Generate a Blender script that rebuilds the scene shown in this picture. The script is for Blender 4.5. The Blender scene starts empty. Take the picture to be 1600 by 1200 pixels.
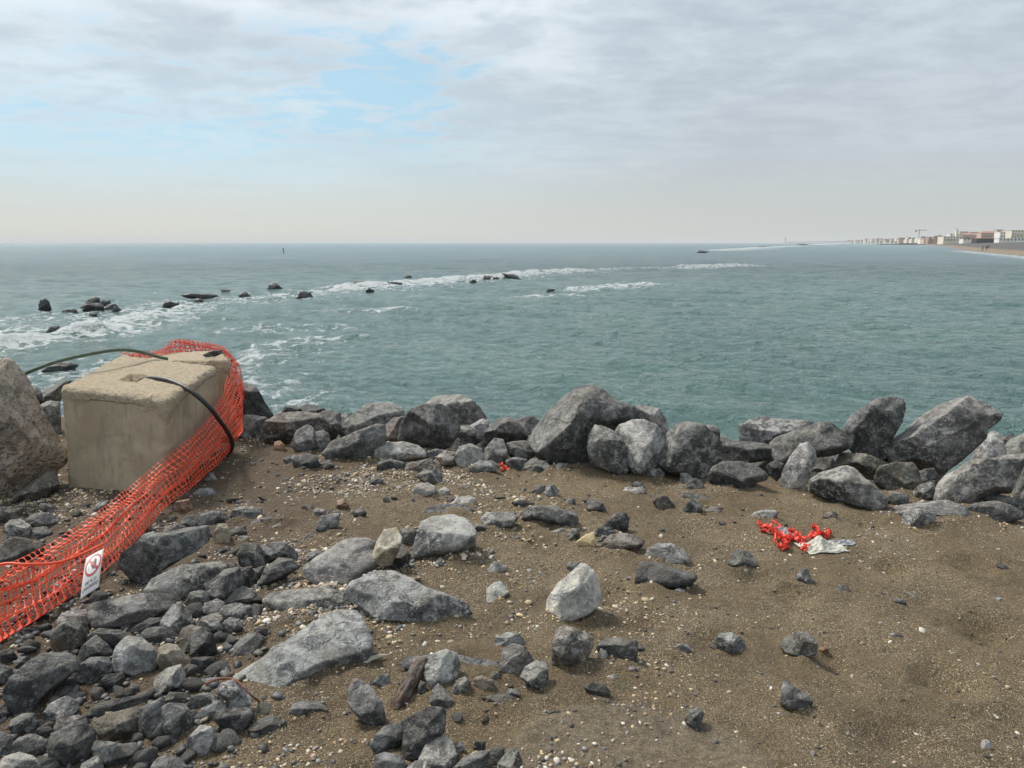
import bpy, math, random
import numpy as np
from mathutils import Matrix, Vector
R_ = math.radians
scene = bpy.context.scene
COL = scene.collection
rng = np.random.default_rng(7)
random.seed(7)

# ------------------------------------------------------------------ camera
F, CX, CY = 1180.0, 800.0, 600.0           # focal length and centre in photo pixels
CAMZ, SEA = 1.6, -1.4
cam_d = bpy.data.cameras.new("camera")
cam = bpy.data.objects.new("camera", cam_d); COL.objects.link(cam)
cam_d.sensor_width = 36.0; cam_d.lens = F / 1600 * 36.0
cam_d.clip_start = 0.05; cam_d.clip_end = 60000
CAMM = Matrix.Translation((0, 0, CAMZ)) @ Matrix.Rotation(R_(90 - 10.59), 4, 'X')
cam.matrix_world = CAMM
scene.camera = cam
MR = np.array(CAMM.to_3x3())

# ------------------------------------------------------------------ world, sun, exposure
SUN_EL, SUN_AZ = 50.0, -48.0               # azimuth from +Y (towards the sea), negative = left
def nodes_of(nt):
    def N(t, **kw):
        n = nt.nodes.new(t)
        for k, v in kw.items():
            if k == 'ins':
                for a, b in v.items():
                    n.inputs[a].default_value = b
            else: setattr(n, k, v)
        return n
    def L(a, b): nt.links.new(a, b)
    return N, L
def setin(L, inp, v):
    if hasattr(v, 'is_output') or isinstance(v, bpy.types.NodeSocket): L(v, inp)
    else: inp.default_value = v
class NT:
    """small helper for writing node graphs"""
    def __init__(s, nt): s.nt = nt; s.N, s.L = nodes_of(nt)
    def math(s, op, a, b=0.0, c=None, clamp=False):
        n = s.N('ShaderNodeMath', operation=op, use_clamp=clamp)
        setin(s.L, n.inputs[0], a); setin(s.L, n.inputs[1], b)
        if c is not None: setin(s.L, n.inputs[2], c)
        return n.outputs[0]
    def vmath(s, op, a, b=(0, 0, 0)):
        n = s.N('ShaderNodeVectorMath', operation=op)
        setin(s.L, n.inputs[0], a)
        if op == 'SCALE': setin(s.L, n.inputs[3], b)
        else: setin(s.L, n.inputs[1], b)
        return n.outputs['Value'] if op in ('DOT_PRODUCT', 'LENGTH', 'DISTANCE') else n.outputs[0]
    def mix(s, f, a, b, mode='MIX'):
        n = s.N('ShaderNodeMix', data_type='RGBA', blend_type=mode)
        setin(s.L, n.inputs[0], f)
        setin(s.L, n.inputs[6], a if not isinstance(a, tuple) else (*a[:3], 1))
        setin(s.L, n.inputs[7], b if not isinstance(b, tuple) else (*b[:3], 1))
        return n.outputs[2]
    def noise(s, vec, scale, detail=4, rough=.55, dist=0.0, out=0):
        n = s.N('ShaderNodeTexNoise'); setin(s.L, n.inputs['Vector'], vec)
        n.inputs['Scale'].default_value = scale; n.inputs['Detail'].default_value = detail
        n.inputs['Roughness'].default_value = rough; n.inputs['Distortion'].default_value = dist
        return n.outputs[out]
    def vor(s, vec, scale, feature='F1', out=0, rnd=1.0):
        n = s.N('ShaderNodeTexVoronoi', feature=feature); setin(s.L, n.inputs['Vector'], vec)
        n.inputs['Scale'].default_value = scale; n.inputs['Randomness'].default_value = rnd
        return n.outputs[out]
    def rng(s, v, a, b, c=0.0, d=1.0, interp='SMOOTHSTEP'):
        n = s.N('ShaderNodeMapRange', interpolation_type=interp)
        setin(s.L, n.inputs[0], v)
        for i, x in enumerate((a, b, c, d)): setin(s.L, n.inputs[i + 1], x)
        return n.outputs[0]
    def sep(s, v):
        n = s.N('ShaderNodeSeparateXYZ'); s.L(v, n.inputs[0]); return n.outputs
    def comb(s, x, y, z):
        n = s.N('ShaderNodeCombineXYZ')
        for i, v in enumerate((x, y, z)): setin(s.L, n.inputs[i], v)
        return n.outputs[0]
    def bump(s, h, strength, dist, normal=None):
        n = s.N('ShaderNodeBump'); s.L(h, n.inputs['Height'])
        setin(s.L, n.inputs['Strength'], strength); n.inputs['Distance'].default_value = dist
        if normal is not None: s.L(normal, n.inputs['Normal'])
        return n.outputs[0]

w = bpy.data.worlds.new("World"); scene.world = w; w.use_nodes = True
w.node_tree.nodes.clear()
T = NT(w.node_tree)
tc = T.N('ShaderNodeTexCoord').outputs['Generated']
dirn = T.vmath('NORMALIZE', tc)
dx, dy, dz = T.sep(dirn)
zc = T.math('MAXIMUM', dz, 0.0)
den = T.math('ADD', zc, 0.10)
u = T.math('DIVIDE', dx, den); v = T.math('DIVIDE', dy, den)
pl = T.comb(u, v, 0.0)
big = T.noise(pl, 0.55, 6, .55, .4)
band = T.noise(T.vmath('MULTIPLY', pl, (0.9, 1.15, 1)), 1.3, 7, .58, .5)
fine = T.noise(T.vmath('MULTIPLY', pl, (1.0, 1.2, 1)), 4.2, 6, .6, .3)
# the opening in the cloud: a soft blob up-left of centre and a long pale strip on the left
def blob(px, py, sx, sy):
    d = MR @ np.array([(px - CX) / F, -(py - CY) / F, -1.0]); d /= np.linalg.norm(d)
    rr = T.vmath('SUBTRACT', dirn, tuple(float(q) for q in d))
    x, y, z = T.sep(rr)
    a = T.math('POWER', T.math('DIVIDE', x, sx), 2.0); a2 = T.math('POWER', T.math('DIVIDE', z, sy), 2.0)
    return T.math('EXPONENT', T.math('MULTIPLY', T.math('ADD', a, a2), -1.0))
hole = T.math('ADD', T.math('MULTIPLY', blob(615, 128, .105, .05), .95), T.math('MULTIPLY', blob(150, 225, .38, .055), .62))
hole = T.math('ADD', hole, T.math('MULTIPLY', blob(300, 70, .24, .05), .34))
hn = T.math('ADD', hole, T.math('MULTIPLY', T.math('SUBTRACT', T.math('ADD', T.math('MULTIPLY', band, .6), T.math('MULTIPLY', fine, .70)), .645), 5.0))
holem = T.math('MULTIPLY', T.math('MULTIPLY', T.rng(hn, .25, 1.05), .88), T.rng(hole, .10, .45))
sky = T.N('ShaderNodeTexSky', sky_type='NISHITA', sun_disc=False, sun_elevation=R_(SUN_EL),
          sun_rotation=R_(SUN_AZ), air_density=1.0, dust_density=2.0, ozone_density=1.2)
bg1 = T.N('ShaderNodeBackground'); T.L(T.mix(.80, sky.outputs[0], (2.3, 4.1, 5.2)), bg1.inputs[0]); bg1.inputs[1].default_value = 0.115
# cloud colours (display-linear)
cm = T.rng(T.math('ADD', T.math('MULTIPLY', band, .55), T.math('MULTIPLY', fine, .45)), .38, .62)
lift = T.rng(T.math('ADD', big, T.math('MULTIPLY', dx, -.25)), .35, .70)
dark = T.mix(lift, (.355, .408, .468), (.45, .525, .590))
lite = T.mix(lift, (.455, .515, .570), (.66, .71, .745))
cc = T.mix(cm, dark, lite)
hz = T.rng(dz, 0.0, .13, 1.0, 0.0)
hcol = T.mix(T.rng(dx, -.45, .55), (.52, .515, .465), (.415, .435, .420))
mid = T.mix(T.rng(dx, -.35, .30), (.43, .58, .66), (.385, .430, .465))
hz2 = T.rng(dz, .03, .27, .85, 0.0)
cc = T.mix(hz2, cc, mid)
cc = T.mix(hz, cc, hcol)
below = T.rng(dz, -.02, 0.0, 1.0, 0.0)
cc = T.mix(below, cc, (.10, .13, .13))
bg2 = T.N('ShaderNodeBackground'); T.L(cc, bg2.inputs[0]); bg2.inputs[1].default_value = 1.0
ms = T.N('ShaderNodeMixShader'); T.L(T.math('MULTIPLY', holem, T.rng(dz, .04, .15)), ms.inputs[0])
T.L(bg2.outputs[0], ms.inputs[1]); T.L(bg1.outputs[0], ms.inputs[2])
wo = T.N('ShaderNodeOutputWorld'); T.L(ms.outputs[0], wo.inputs[0])

sd = bpy.data.lights.new("sun", 'SUN'); sd.energy = 3.0; sd.angle = R_(11); sd.color = (1.0, .94, .85)
sun = bpy.data.objects.new("sun", sd); COL.objects.link(sun)
_s = Vector((math.sin(R_(SUN_AZ)) * math.cos(R_(SUN_EL)), math.cos(R_(SUN_AZ)) * math.cos(R_(SUN_EL)), math.sin(R_(SUN_EL))))
sun.rotation_euler = (-_s).to_track_quat('-Z', 'Y').to_euler()
scene.view_settings.view_transform = 'Standard'; scene.view_settings.look = 'None'
scene.view_settings.exposure = 0.45; scene.view_settings.gamma = 1

# ------------------------------------------------------------------ helpers
def ray(px, py):
    d = MR @ np.array([(px - CX) / F, -(py - CY) / F, -1.0])
    return d
CAMP = np.array([0, 0, CAMZ])
def at_z(px, py, z):
    d = ray(px, py); t = (z - CAMZ) / d[2]; return CAMP + d * t
def at_y(px, py, Y):
    d = ray(px, py); return CAMP + d * (Y / d[1])

_perm = np.random.default_rng(3).random((64, 64, 64)).astype(np.float32)
def vnoise(P):
    """smooth value noise in [-1,1], vectorised"""
    P = np.asarray(P, dtype=np.float64); i = np.floor(P).astype(int); f = P - i
    f = f * f * (3 - 2 * f); i0 = i & 63; i1 = (i + 1) & 63
    X0, Y0, Z0 = i0.T; X1, Y1, Z1 = i1.T; fx, fy, fz = f.T
    p = _perm
    a = p[X0, Y0, Z0] * (1 - fx) + p[X1, Y0, Z0] * fx
    b = p[X0, Y1, Z0] * (1 - fx) + p[X1, Y1, Z0] * fx
    c = p[X0, Y0, Z1] * (1 - fx) + p[X1, Y0, Z1] * fx
    d = p[X0, Y1, Z1] * (1 - fx) + p[X1, Y1, Z1] * fx
    return 2 * ((a * (1 - fy) + b * fy) * (1 - fz) + (c * (1 - fy) + d * fy) * fz) - 1
def fbm(P, octaves=4, gain=.5, lac=2.03):
    P = np.asarray(P, float); s = 0; a = 1; t = 0
    for k in range(octaves):
        s = s + a * vnoise(P + 17.3 * k); t += a; a *= gain; P = P * lac
    return s / t
def sstep(x, a, b):
    t = np.clip((x - a) / (b - a), 0, 1); return t * t * (3 - 2 * t)

def edge_y(X):                                  # line along which the boulders stand
    return 5.35 - 0.30 * np.clip(X, -6, 8)
DENTS = [(1480, 1060, .10, .03), (1300, 1030, .08, .02), (1550, 985, .12, .03), (1395, 885, .07, .02), (1010, 975, .12, .02),
         (1120, 1005, .1, .015), (690, 1000, .1, .015), (760, 1150, .09, .015), (1400, 1150, .12, .02), (1240, 925, .09, .018), (520, 760, .1, .02),
         (1180, 900, .08, .015), (960, 930, .12, .02), (1080, 830, .12, .02), (860, 860, .12, .02), (1520, 880, .1, .02), (1350, 820, .1, .02)]
_D = [(*at_z(a, b, 0)[:2], r, d) for a, b, r, d in DENTS]
def ground(X, Y):
    X = np.asarray(X, float); Y = np.asarray(Y, float); sh = X.shape
    x = X.ravel(); y = Y.ravel(); z0 = np.zeros_like(x)
    P = np.stack([x, y, z0], 1)
    h = .040 * fbm(P * 1.3 + 5, 4) + .018 * fbm(P * 6 + 9, 4) + .006 * fbm(P * 30, 3)
    for dx_, dy_, r, d in _D:
        q = ((x - dx_) ** 2 + (y - dy_) ** 2) / r ** 2
        h = h - 2.0 * d * np.exp(-q) + d * .45 * np.exp(-((np.sqrt(q) - 1.5) / .5) ** 2)
    q = ((x - .35) / .44) ** 2 + ((y - 2.02) / .34) ** 2 + .35 * fbm(P * 4 + 3, 2)          # low mound at the bottom of the view
    h = h + .035 * sstep(-q, -1.15, -.75)
    over = y - (edge_y(x) + .25)
    h = h - np.where(over > 0, .27 * over + .10 * np.clip(over, 0, .3), 0) - .03 * np.clip(over, 0, 1.2) * fbm(P * 3, 2)
    h = np.maximum(h, -3.2)
    return h.reshape(sh)
def ground_hit(px, py):
    z = 0.0
    for _ in range(6):
        p = at_z(px, py, z); z = float(ground(np.array([p[0]]), np.array([p[1]]))[0])
        z = max(z, -1.6)
    return at_z(px, py, z)

def mesh_np(name, V, Fc, smooth=True):
    """V (n,3) array; Fc (m,k) int array or list of arrays of faces"""
    me = bpy.data.meshes.new(name)
    if isinstance(Fc, np.ndarray): Fc = [Fc]
    Fc = [f for f in Fc if len(f)]
    nl = sum(f.size for f in Fc); nf = sum(len(f) for f in Fc)
    me.vertices.add(len(V)); me.vertices.foreach_set('co', np.ascontiguousarray(V, np.float32).ravel())
    me.loops.add(nl); me.loops.foreach_set('vertex_index', np.concatenate([f.ravel() for f in Fc]).astype(np.int32))
    me.polygons.add(nf)
    tot = np.concatenate([np.full(len(f), f.shape[1]) for f in Fc])
    me.polygons.foreach_set('loop_start', np.concatenate([[0], np.cumsum(tot)[:-1]]).astype(np.int32))
    me.polygons.foreach_set('loop_total', tot.astype(np.int32))
    if smooth: me.polygons.foreach_set('use_smooth', np.ones(nf, bool))
    me.update(calc_edges=True); me.validate()
    return me
def link(name, me, m=None, parent=None, loc=None):
    o = bpy.data.objects.new(name, me); COL.objects.link(o)
    if m is not None and me is not None: me.materials.append(m)
    if parent is not None: o.parent = parent
    if loc is not None: o.location = loc
    return o
def tag(o, label=None, cat=None, group=None, kind=None):
    for k, v_ in (('label', label), ('category', cat), ('group', group), ('kind', kind)):
        if v_: o[k] = v_
    return o
def empty(name, loc, label, cat, group=None):
    o = bpy.data.objects.new(name, None); COL.objects.link(o); o.location = loc; o.empty_display_size = .1
    return tag(o, label, cat, group)
def tube(pts, rad, seg=10, cap=True):
    """tube mesh arrays along a list of points; rad scalar or list"""
    pts = np.array(pts, float); n = len(pts); rad = np.broadcast_to(np.asarray(rad, float), (n,))
    t = np.gradient(pts, axis=0); t /= np.linalg.norm(t, axis=1)[:, None] + 1e-12
    up = np.array([0, 0, 1.0]); V = []
    a = np.cross(t[0], up)
    if np.linalg.norm(a) < 1e-3: a = np.array([1.0, 0, 0])
    for i in range(n):
        a = a - t[i] * (a @ t[i]); a /= np.linalg.norm(a); b = np.cross(t[i], a)
        for k in range(seg):
            an = 2 * math.pi * k / seg
            V.append(pts[i] + rad[i] * (math.cos(an) * a + math.sin(an) * b))
    Q = [[i * seg + k, i * seg + (k + 1) % seg, (i + 1) * seg + (k + 1) % seg, (i + 1) * seg + k] for i in range(n - 1) for k in range(seg)]
    V.append(pts[0]); V.append(pts[-1]); c0 = n * seg
    Tt = [[c0, (k + 1) % seg, k] for k in range(seg)] + [[c0 + 1, (n - 1) * seg + k, (n - 1) * seg + (k + 1) % seg] for k in range(seg)]
    return np.array(V), [np.array(Q), np.array(Tt)]
def catmull(P, n):
    P = np.array(P, float); m = len(P)
    E = np.vstack([2 * P[0] - P[1], P, 2 * P[-1] - P[-2]])
    out = []
    for s in np.linspace(0, m - 1 - 1e-9, n):
        i = int(s); f = s - i; a, b, c, d = E[i:i + 4]
        out.append(.5 * (2 * b + (c - a) * f + (2 * a - 5 * b + 4 * c - d) * f ** 2 + (3 * b - a - 3 * c + d) * f ** 3))
    return np.array(out)
class Acc:
    """collects polygons into one mesh"""
    def __init__(s): s.V = []; s.F = []
    def poly(s, pts):
        n = len(s.V); s.V += [tuple(p) for p in pts]; s.F.append(tuple(range(n, n + len(pts))))
    def box(s, x0, x1, y0, y1, z0, z1):
        n = len(s.V)
        s.V += [(x0, y0, z0), (x1, y0, z0), (x1, y1, z0), (x0, y1, z0), (x0, y0, z1), (x1, y0, z1), (x1, y1, z1), (x0, y1, z1)]
        s.F += [tuple(n + i for i in f) for f in ((0, 3, 2, 1), (4, 5, 6, 7), (0, 1, 5, 4), (1, 2, 6, 5), (2, 3, 7, 6), (3, 0, 4, 7))]
    def prism(s, pts, z0, z1):
        n = len(s.V); k = len(pts)
        s.V += [(x, y, z0) for x, y in pts] + [(x, y, z1) for x, y in pts]
        s.F.append(tuple(n + k - 1 - i for i in range(k))); s.F.append(tuple(n + k + i for i in range(k)))
        s.F += [(n + i, n + (i + 1) % k, n + k + (i + 1) % k, n + k + i) for i in range(k)]
    def build(s, name, m, parent=None, loc=None, smooth=False):
        me = bpy.data.meshes.new(name); me.from_pydata([tuple(map(float, p)) for p in s.V], [], s.F); me.update()
        if smooth:
            for p in me.polygons: p.use_smooth = True
        return link(name, me, m, parent, loc)

# ------------------------------------------------------------------ materials
def new_mat(name):
    m = bpy.data.materials.new(name); m.use_nodes = True; m.node_tree.nodes.clear()
    t = NT(m.node_tree); b = t.N('ShaderNodeBsdfPrincipled'); o = t.N('ShaderNodeOutputMaterial')
    t.L(b.outputs[0], o.inputs[0]); return m, t, b
def simple(name, col, rough=.7, var=.25, scale=20, bump=0.0, bscale=60, metal=0.0):
    m, t, b = new_mat(name)
    co = t.N('ShaderNodeTexCoord').outputs['Object']
    n = t.noise(co, scale, 5)
    c = t.mix(t.rng(n, .3, .7), tuple(x * (1 - var) for x in col), tuple(min(1, x * (1 + var)) for x in col))
    t.L(c, b.inputs['Base Color']); b.inputs['Roughness'].default_value = rough; b.inputs['Metallic'].default_value = metal
    if bump: t.L(t.bump(t.noise(co, bscale, 6), .8, bump), b.inputs['Normal'])
    return m
def rock_mat(name, c1, c2, c3=None, veins=.5, specks=.5, rough=.75, bump=.022, warm=0.0, strata=.0):
    m, t, b = new_mat(name)
    co = t.N('ShaderNodeTexCoord').outputs['Object']; oi = t.N('ShaderNodeObjectInfo')
    off = t.math('MULTIPLY', oi.outputs['Random'], 37.0)
    p = t.vmath('ADD', co, t.comb(off, t.math('MULTIPLY', off, .7), off))
    n1 = t.noise(p, 5.5, 7, .6, .6); n2 = t.noise(p, 26, 6, .65); n3 = t.noise(p, 110, 4, .6)
    c = t.mix(t.rng(t.math('ADD', t.math('MULTIPLY', n1, .65), t.math('MULTIPLY', n2, .35)), .41, .60), c1, c2)
    if c3 is not None:
        c = t.mix(t.math('MULTIPLY', t.rng(t.noise(t.vmath('ADD', p, (9, 3, 1)), 4.0, 5, .6, .8), .52, .66), .85), c, c3)
    tn = t.N('ShaderNodeAttribute', attribute_name='tone').outputs['Fac']
    tn = t.math('ADD', tn, t.math('MULTIPLY', t.math('LESS_THAN', tn, .01), 1.0))
    c = t.mix(1.0, c, t.comb(tn, tn, tn), 'MULTIPLY')
    # bedding streaks
    if strata:
        wv = t.noise(t.vmath('MULTIPLY', p, (4, 5, 46)), 1.0, 5, .6, .4)
        c = t.mix(t.math('MULTIPLY', t.rng(wv, .42, .66), strata), c, tuple(min(1, x * 1.7) for x in c2))
    # bleached salt crust and scrapes, on upper faces more than below
    nz = t.sep(t.N('ShaderNodeNewGeometry').outputs['Normal'])[2]
    cr = t.rng(t.math('ADD', t.noise(p, 13, 8, .72, 1.2), t.math('MULTIPLY', nz, .06)), .50, .63)
    c = t.mix(t.math('MULTIPLY', cr, .62 * specks + .12), c, (.43, .425, .39))
    sp = t.rng(t.math('ADD', n3, t.math('MULTIPLY', t.math('SUBTRACT', n2, .5), .7)), .57, .64)
    c = t.mix(t.math('MULTIPLY', sp, specks * .85), c, (.50, .49, .45))
    dk = t.rng(t.math('ADD', t.noise(t.vmath('ADD', p, (5, 5, 5)), 9, 7, .7, .8), t.math('MULTIPLY', n3, .25)), .62, .74)
    c = t.mix(t.math('MULTIPLY', dk, .6), c, tuple(x * .45 for x in c1))
    # calcite veins
    pd = t.vmath('ADD', p, t.vmath('SCALE', t.noise(p, 7, 4, .6, 0, 1), .16))
    ve = t.rng(t.vor(pd, 5.5, 'DISTANCE_TO_EDGE'), 0.0, .014, 1.0, 0.0)
    vm = t.rng(t.noise(p, 3.2, 3), .51, .61)
    c = t.mix(t.math('MULTIPLY', t.math('MULTIPLY', ve, vm), veins), c, (.48, .47, .43))
    pd2 = t.vmath('ADD', p, t.vmath('SCALE', t.noise(p, 11, 4, .6, 0, 1), .12))
    ve2 = t.rng(t.vor(pd2, 17, 'DISTANCE_TO_EDGE'), 0.0, .02, 1.0, 0.0)
    vm2 = t.rng(t.noise(p, 6.2, 3), .56, .66)
    c = t.mix(t.math('MULTIPLY', t.math('MULTIPLY', ve2, vm2), veins * .6), c, (.42, .41, .38))
    if warm:
        c = t.mix(t.math('MULTIPLY', t.rng(t.noise(p, 8, 5), .5, .68), warm), c, (.17, .11, .06))
    dust = t.math('MULTIPLY', t.rng(nz, .15, .9), t.rng(t.noise(t.vmath('ADD', p, (2, 7, 4)), 7, 7, .7, .6), .42, .66))
    c = t.mix(t.math('MULTIPLY', dust, .42), c, (.235, .205, .160))
    c = t.mix(1.0, c, oi.outputs['Color'], 'MULTIPLY')
    t.L(c, b.inputs['Base Color'])
    t.L(t.rng(n2, .3, .7, rough - .14, rough + .14), b.inputs['Roughness'])
    cracks = t.rng(t.vor(t.vmath('ADD', p, t.vmath('SCALE', t.noise(p, 5, 4, .6, 0, 1), .3)), 7, 'DISTANCE_TO_EDGE'), 0.0, .05)
    h = t.math('ADD', t.math('MULTIPLY', t.noise(p, 18, 8, .68, .4), 1.0), t.math('MULTIPLY', n3, .22))
    h = t.math('ADD', h, t.math('MULTIPLY', cracks, .14))
    if name == 'conglomerate': h = t.math('ADD', h, t.math('MULTIPLY', t.rng(t.vor(pd, 30, 'F1'), 0, .5), .9))
    t.L(t.bump(h, .9, bump), b.inputs['Normal'])
    b.inputs['Specular IOR Level'].default_value = .4
    return m
M = {}
M['K'] = rock_mat('black_rock', (.022, .022, .022), (.055, .055, .054), veins=.22, specks=.14, rough=.6)
M['D'] = rock_mat('dark_slate', (.036, .037, .037), (.110, .110, .108), veins=.4, specks=.35, rough=.68)
M['G'] = rock_mat('grey_rock', (.062, .062, .061), (.190, .188, .182), veins=.7, specks=.8)
M['H'] = rock_mat('pale_grey_rock', (.11, .11, .107), (.31, .305, .292), veins=.7, specks=1.0)
M['W'] = rock_mat('whitish_rock', (.24, .235, .215), (.48, .46, .41), (.17, .165, .15), veins=.4, specks=.8)
M['T'] = rock_mat('tan_rock', (.22, .18, .125), (.38, .32, .23), (.13, .11, .085), veins=.2, specks=.5)
M['B'] = rock_mat('brown_grey_rock', (.055, .047, .040), (.13, .112, .096), (.09, .06, .04), veins=.4, specks=.6, warm=.4)
M['O'] = rock_mat('olive_rock', (.035, .034, .026), (.09, .083, .060), (.13, .11, .07), veins=.3, specks=.4, warm=.4)
M['P'] = rock_mat('pinkish_rock', (.10, .075, .07), (.19, .15, .135), veins=.3, specks=.6)
M['Y'] = rock_mat('yellow_rock', (.62, .46, .22), (.78, .62, .36), (.55, .40, .18), veins=.0, specks=.2, bump=.004)
M['R'] = rock_mat('rusty_stone', (.20, .095, .045), (.34, .18, .09), veins=.0, specks=.3)
M['S'] = rock_mat('banded_grey_rock', (.085, .085, .085), (.20, .196, .188), (.20, .175, .14), veins=.5, specks=.8, strata=.55)
M['Q'] = rock_mat('wet_reef_rock', (.024, .026, .028), (.055, .058, .060), veins=.1, specks=.08, rough=.45)
M['C'] = rock_mat('conglomerate', (.27, .21, .15), (.50, .41, .30), (.19, .14, .10), veins=.0, specks=.7, bump=.03, warm=.35)
M['X'] = rock_mat('cemented_gravel', (.12, .092, .06), (.19, .15, .10), (.24, .20, .145), veins=.0, specks=1.0, bump=.010)
M['V'] = rock_mat('driftwood', (.045, .022, .013), (.10, .05, .028), (.02, .012, .008), veins=.0, specks=.1, bump=.010)
M['E'] = rock_mat('bleached_wood', (.42, .38, .30), (.58, .54, .46), veins=.0, specks=.2, bump=.003)
# ------------------------------------------------------------------ beach sand
def polar(r, a):
    Rr, A = np.meshgrid(r, a, indexing='ij')
    return Rr * np.sin(A), Rr * np.cos(A)
def grid_faces(n, m):
    i = np.arange(n - 1)[:, None] * m + np.arange(m - 1)[None, :]
    return np.stack([i, i + 1, i + m + 1, i + m], -1).reshape(-1, 4)
m, t, b = new_mat('sand')
co = t.N('ShaderNodeTexCoord').outputs['Object']
wet = t.noise(co, 1.7, 5, .6, .5)
mott = t.noise(co, 9, 6, .7, .4)
c = t.mix(t.rng(t.math('ADD', t.math('MULTIPLY', wet, .6), t.math('MULTIPLY', mott, .4)), .42, .58), (.080, .050, .024), (.185, .124, .060))
g1 = t.N('ShaderNodeTexVoronoi'); t.L(co, g1.inputs['Vector']); g1.inputs['Scale'].default_value = 330
g2 = t.N('ShaderNodeTexVoronoi'); t.L(co, g2.inputs['Vector']); g2.inputs['Scale'].default_value = 150
g3 = t.N('ShaderNodeTexVoronoi'); t.L(co, g3.inputs['Vector']); g3.inputs['Scale'].default_value = 95
def grains(g, lo, col1, col2, c, rad, dens):
    r, gg, bb = t.sep(g.outputs['Color'])
    msk = t.math('MULTIPLY', t.math('GREATER_THAN', t.math('ADD', r, t.math('MULTIPLY', t.math('SUBTRACT', dens, .5), 1.0)), lo), t.rng(g.outputs['Distance'], rad * .8, rad, 1.0, 0.0))
    return t.mix(msk, c, t.mix(gg, col1, col2)), msk
patch = t.noise(t.vmath('ADD', co, (3, 8, 0)), 2.3, 6, .65, .5)
r1, gg1, bb1 = t.sep(g1.outputs['Color'])
c = t.mix(.55, c, t.mix(gg1, (.028, .021, .012), (.34, .26, .145)))
c, k1 = grains(g1, .80, (.46, .36, .22), (.62, .50, .33), c, .55, patch)
c, k2 = grains(g2, .93, (.45, .36, .22), (.66, .58, .44), c, .48, patch)
c, k3 = grains(g3, .97, (.50, .40, .27), (.70, .66, .56), c, .36, patch)
# reddish soil in the rubble on the left
ox, oy, oz = t.sep(co)
mq = t.math('ADD', t.math('POWER', t.math('DIVIDE', t.math('SUBTRACT', ox, .35), .44), 2.0), t.math('POWER', t.math('DIVIDE', t.math('SUBTRACT', oy, 2.02), .34), 2.0))
mq = t.rng(t.math('ADD', mq, t.math('MULTIPLY', mott, .9)), 1.65, 1.2)
c = t.mix(t.math('MULTIPLY', mq, .6), c, t.mix(t.rng(t.noise(co, 40, 6, .7), .4, .6), (.15, .12, .08), (.30, .245, .17)))
soil = t.math('MULTIPLY', t.rng(t.math('ADD', ox, t.math('MULTIPLY', mott, .8)), -.15, -1.1), .55)
c = t.mix(soil, c, t.mix(gg1, (.036, .022, .015), (.13, .080, .048)))
t.L(c, b.inputs['Base Color']); b.inputs['Roughness'].default_value = .85
h = t.math('ADD', t.math('MULTIPLY', t.noise(co, 60, 6, .75), 1.3), t.math('MULTIPLY', g1.outputs['Distance'], .35))
h = t.math('SUBTRACT', h, t.math('MULTIPLY', t.math('ADD', k2, k3), -.35))
nb = t.bump(t.noise(co, 12, 6, .7), .9, .045)
t.L(t.bump(h, 1.0, .012, nb), b.inputs['Normal'])
M['sand'] = m
# ------------------------------------------------------------------ sea
def sea_pts(L): return np.array([at_z(x, y, SEA)[:2] for x, y in L])
# crest lines: pixels where they lie, half width (m), height (m), foam strength
CR = [([(-90, 552), (0, 540), (60, 532), (100, 526), (135, 520)], .6, .34, 1.2),
      ([(120, 519), (170, 512), (195, 503), (245, 492), (290, 482)], .8, .20, .95),
      ([(540, 450), (600, 446), (650, 442), (700, 438), (760, 433), (830, 427), (900, 423)], 1.3, .32, 1.15),
      ([(930, 422), (990, 419), (1060, 419)], 1.4, .10, .55),
      ([(1070, 419), (1110, 417), (1165, 415)], 1.3, .38, 1.1),
      ([(895, 452), (940, 449), (1000, 444)], 1.1, .08, .8),
      ([(820, 462), (870, 460), (905, 459)], .6, .05, .6),
      ([(1115, 391.5), (1150, 389.5), (1200, 386), (1240, 384.5)], 6, .35, .85),
      ([(1255, 382.5), (1300, 381), (1330, 380.2)], 12, .5, .9),
      ([(540, 484), (600, 484), (655, 483)], .5, .05, .55),
      ([(360, 560), (400, 548), (450, 532), (475, 530)], .8, .03, .55),
      ([(1500, 392), (1540, 396), (1600, 402), (1700, 415)], 1.6, .12, .9)]
REEF = sea_pts([(-200, 560), (-60, 520), (30, 500), (110, 492), (200, 484), (300, 472), (380, 466), (450, 460), (560, 452), (640, 446), (760, 438), (860, 431), (950, 426)])
def seg_dist(x, y, P):
    best = np.full(x.shape, 1e9); side = np.zeros(x.shape)
    for a, b_ in zip(P[:-1], P[1:]):
        d = b_ - a; l2 = d @ d
        tt = np.clip(((x - a[0]) * d[0] + (y - a[1]) * d[1]) / l2, 0, 1)
        ex = x - a[0] - tt * d[0]; ey = y - a[1] - tt * d[1]
        q = ex ** 2 + ey ** 2; mk = q < best
        best = np.where(mk, q, best); side = np.where(mk, np.sign(d[0] * ey - d[1] * ex), side)
    return np.sqrt(best), side
rr = np.concatenate([np.geomspace(7, 1500, 1150), np.geomspace(1600, 16000, 40)])
aa = np.radians(np.linspace(-52, 52, 800))
X, Y = polar(rr, aa)
x = X.ravel(); y = Y.ravel(); rad = np.hypot(x, y)
z = np.zeros_like(x); dxh = np.zeros_like(x); dyh = np.zeros_like(x)
g = np.random.default_rng(11)
spc = np.maximum(rad * .0047, .02)
calm = .75 + .35 * fbm(np.stack([x * .05, y * .02, 0 * x], 1), 3)
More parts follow.
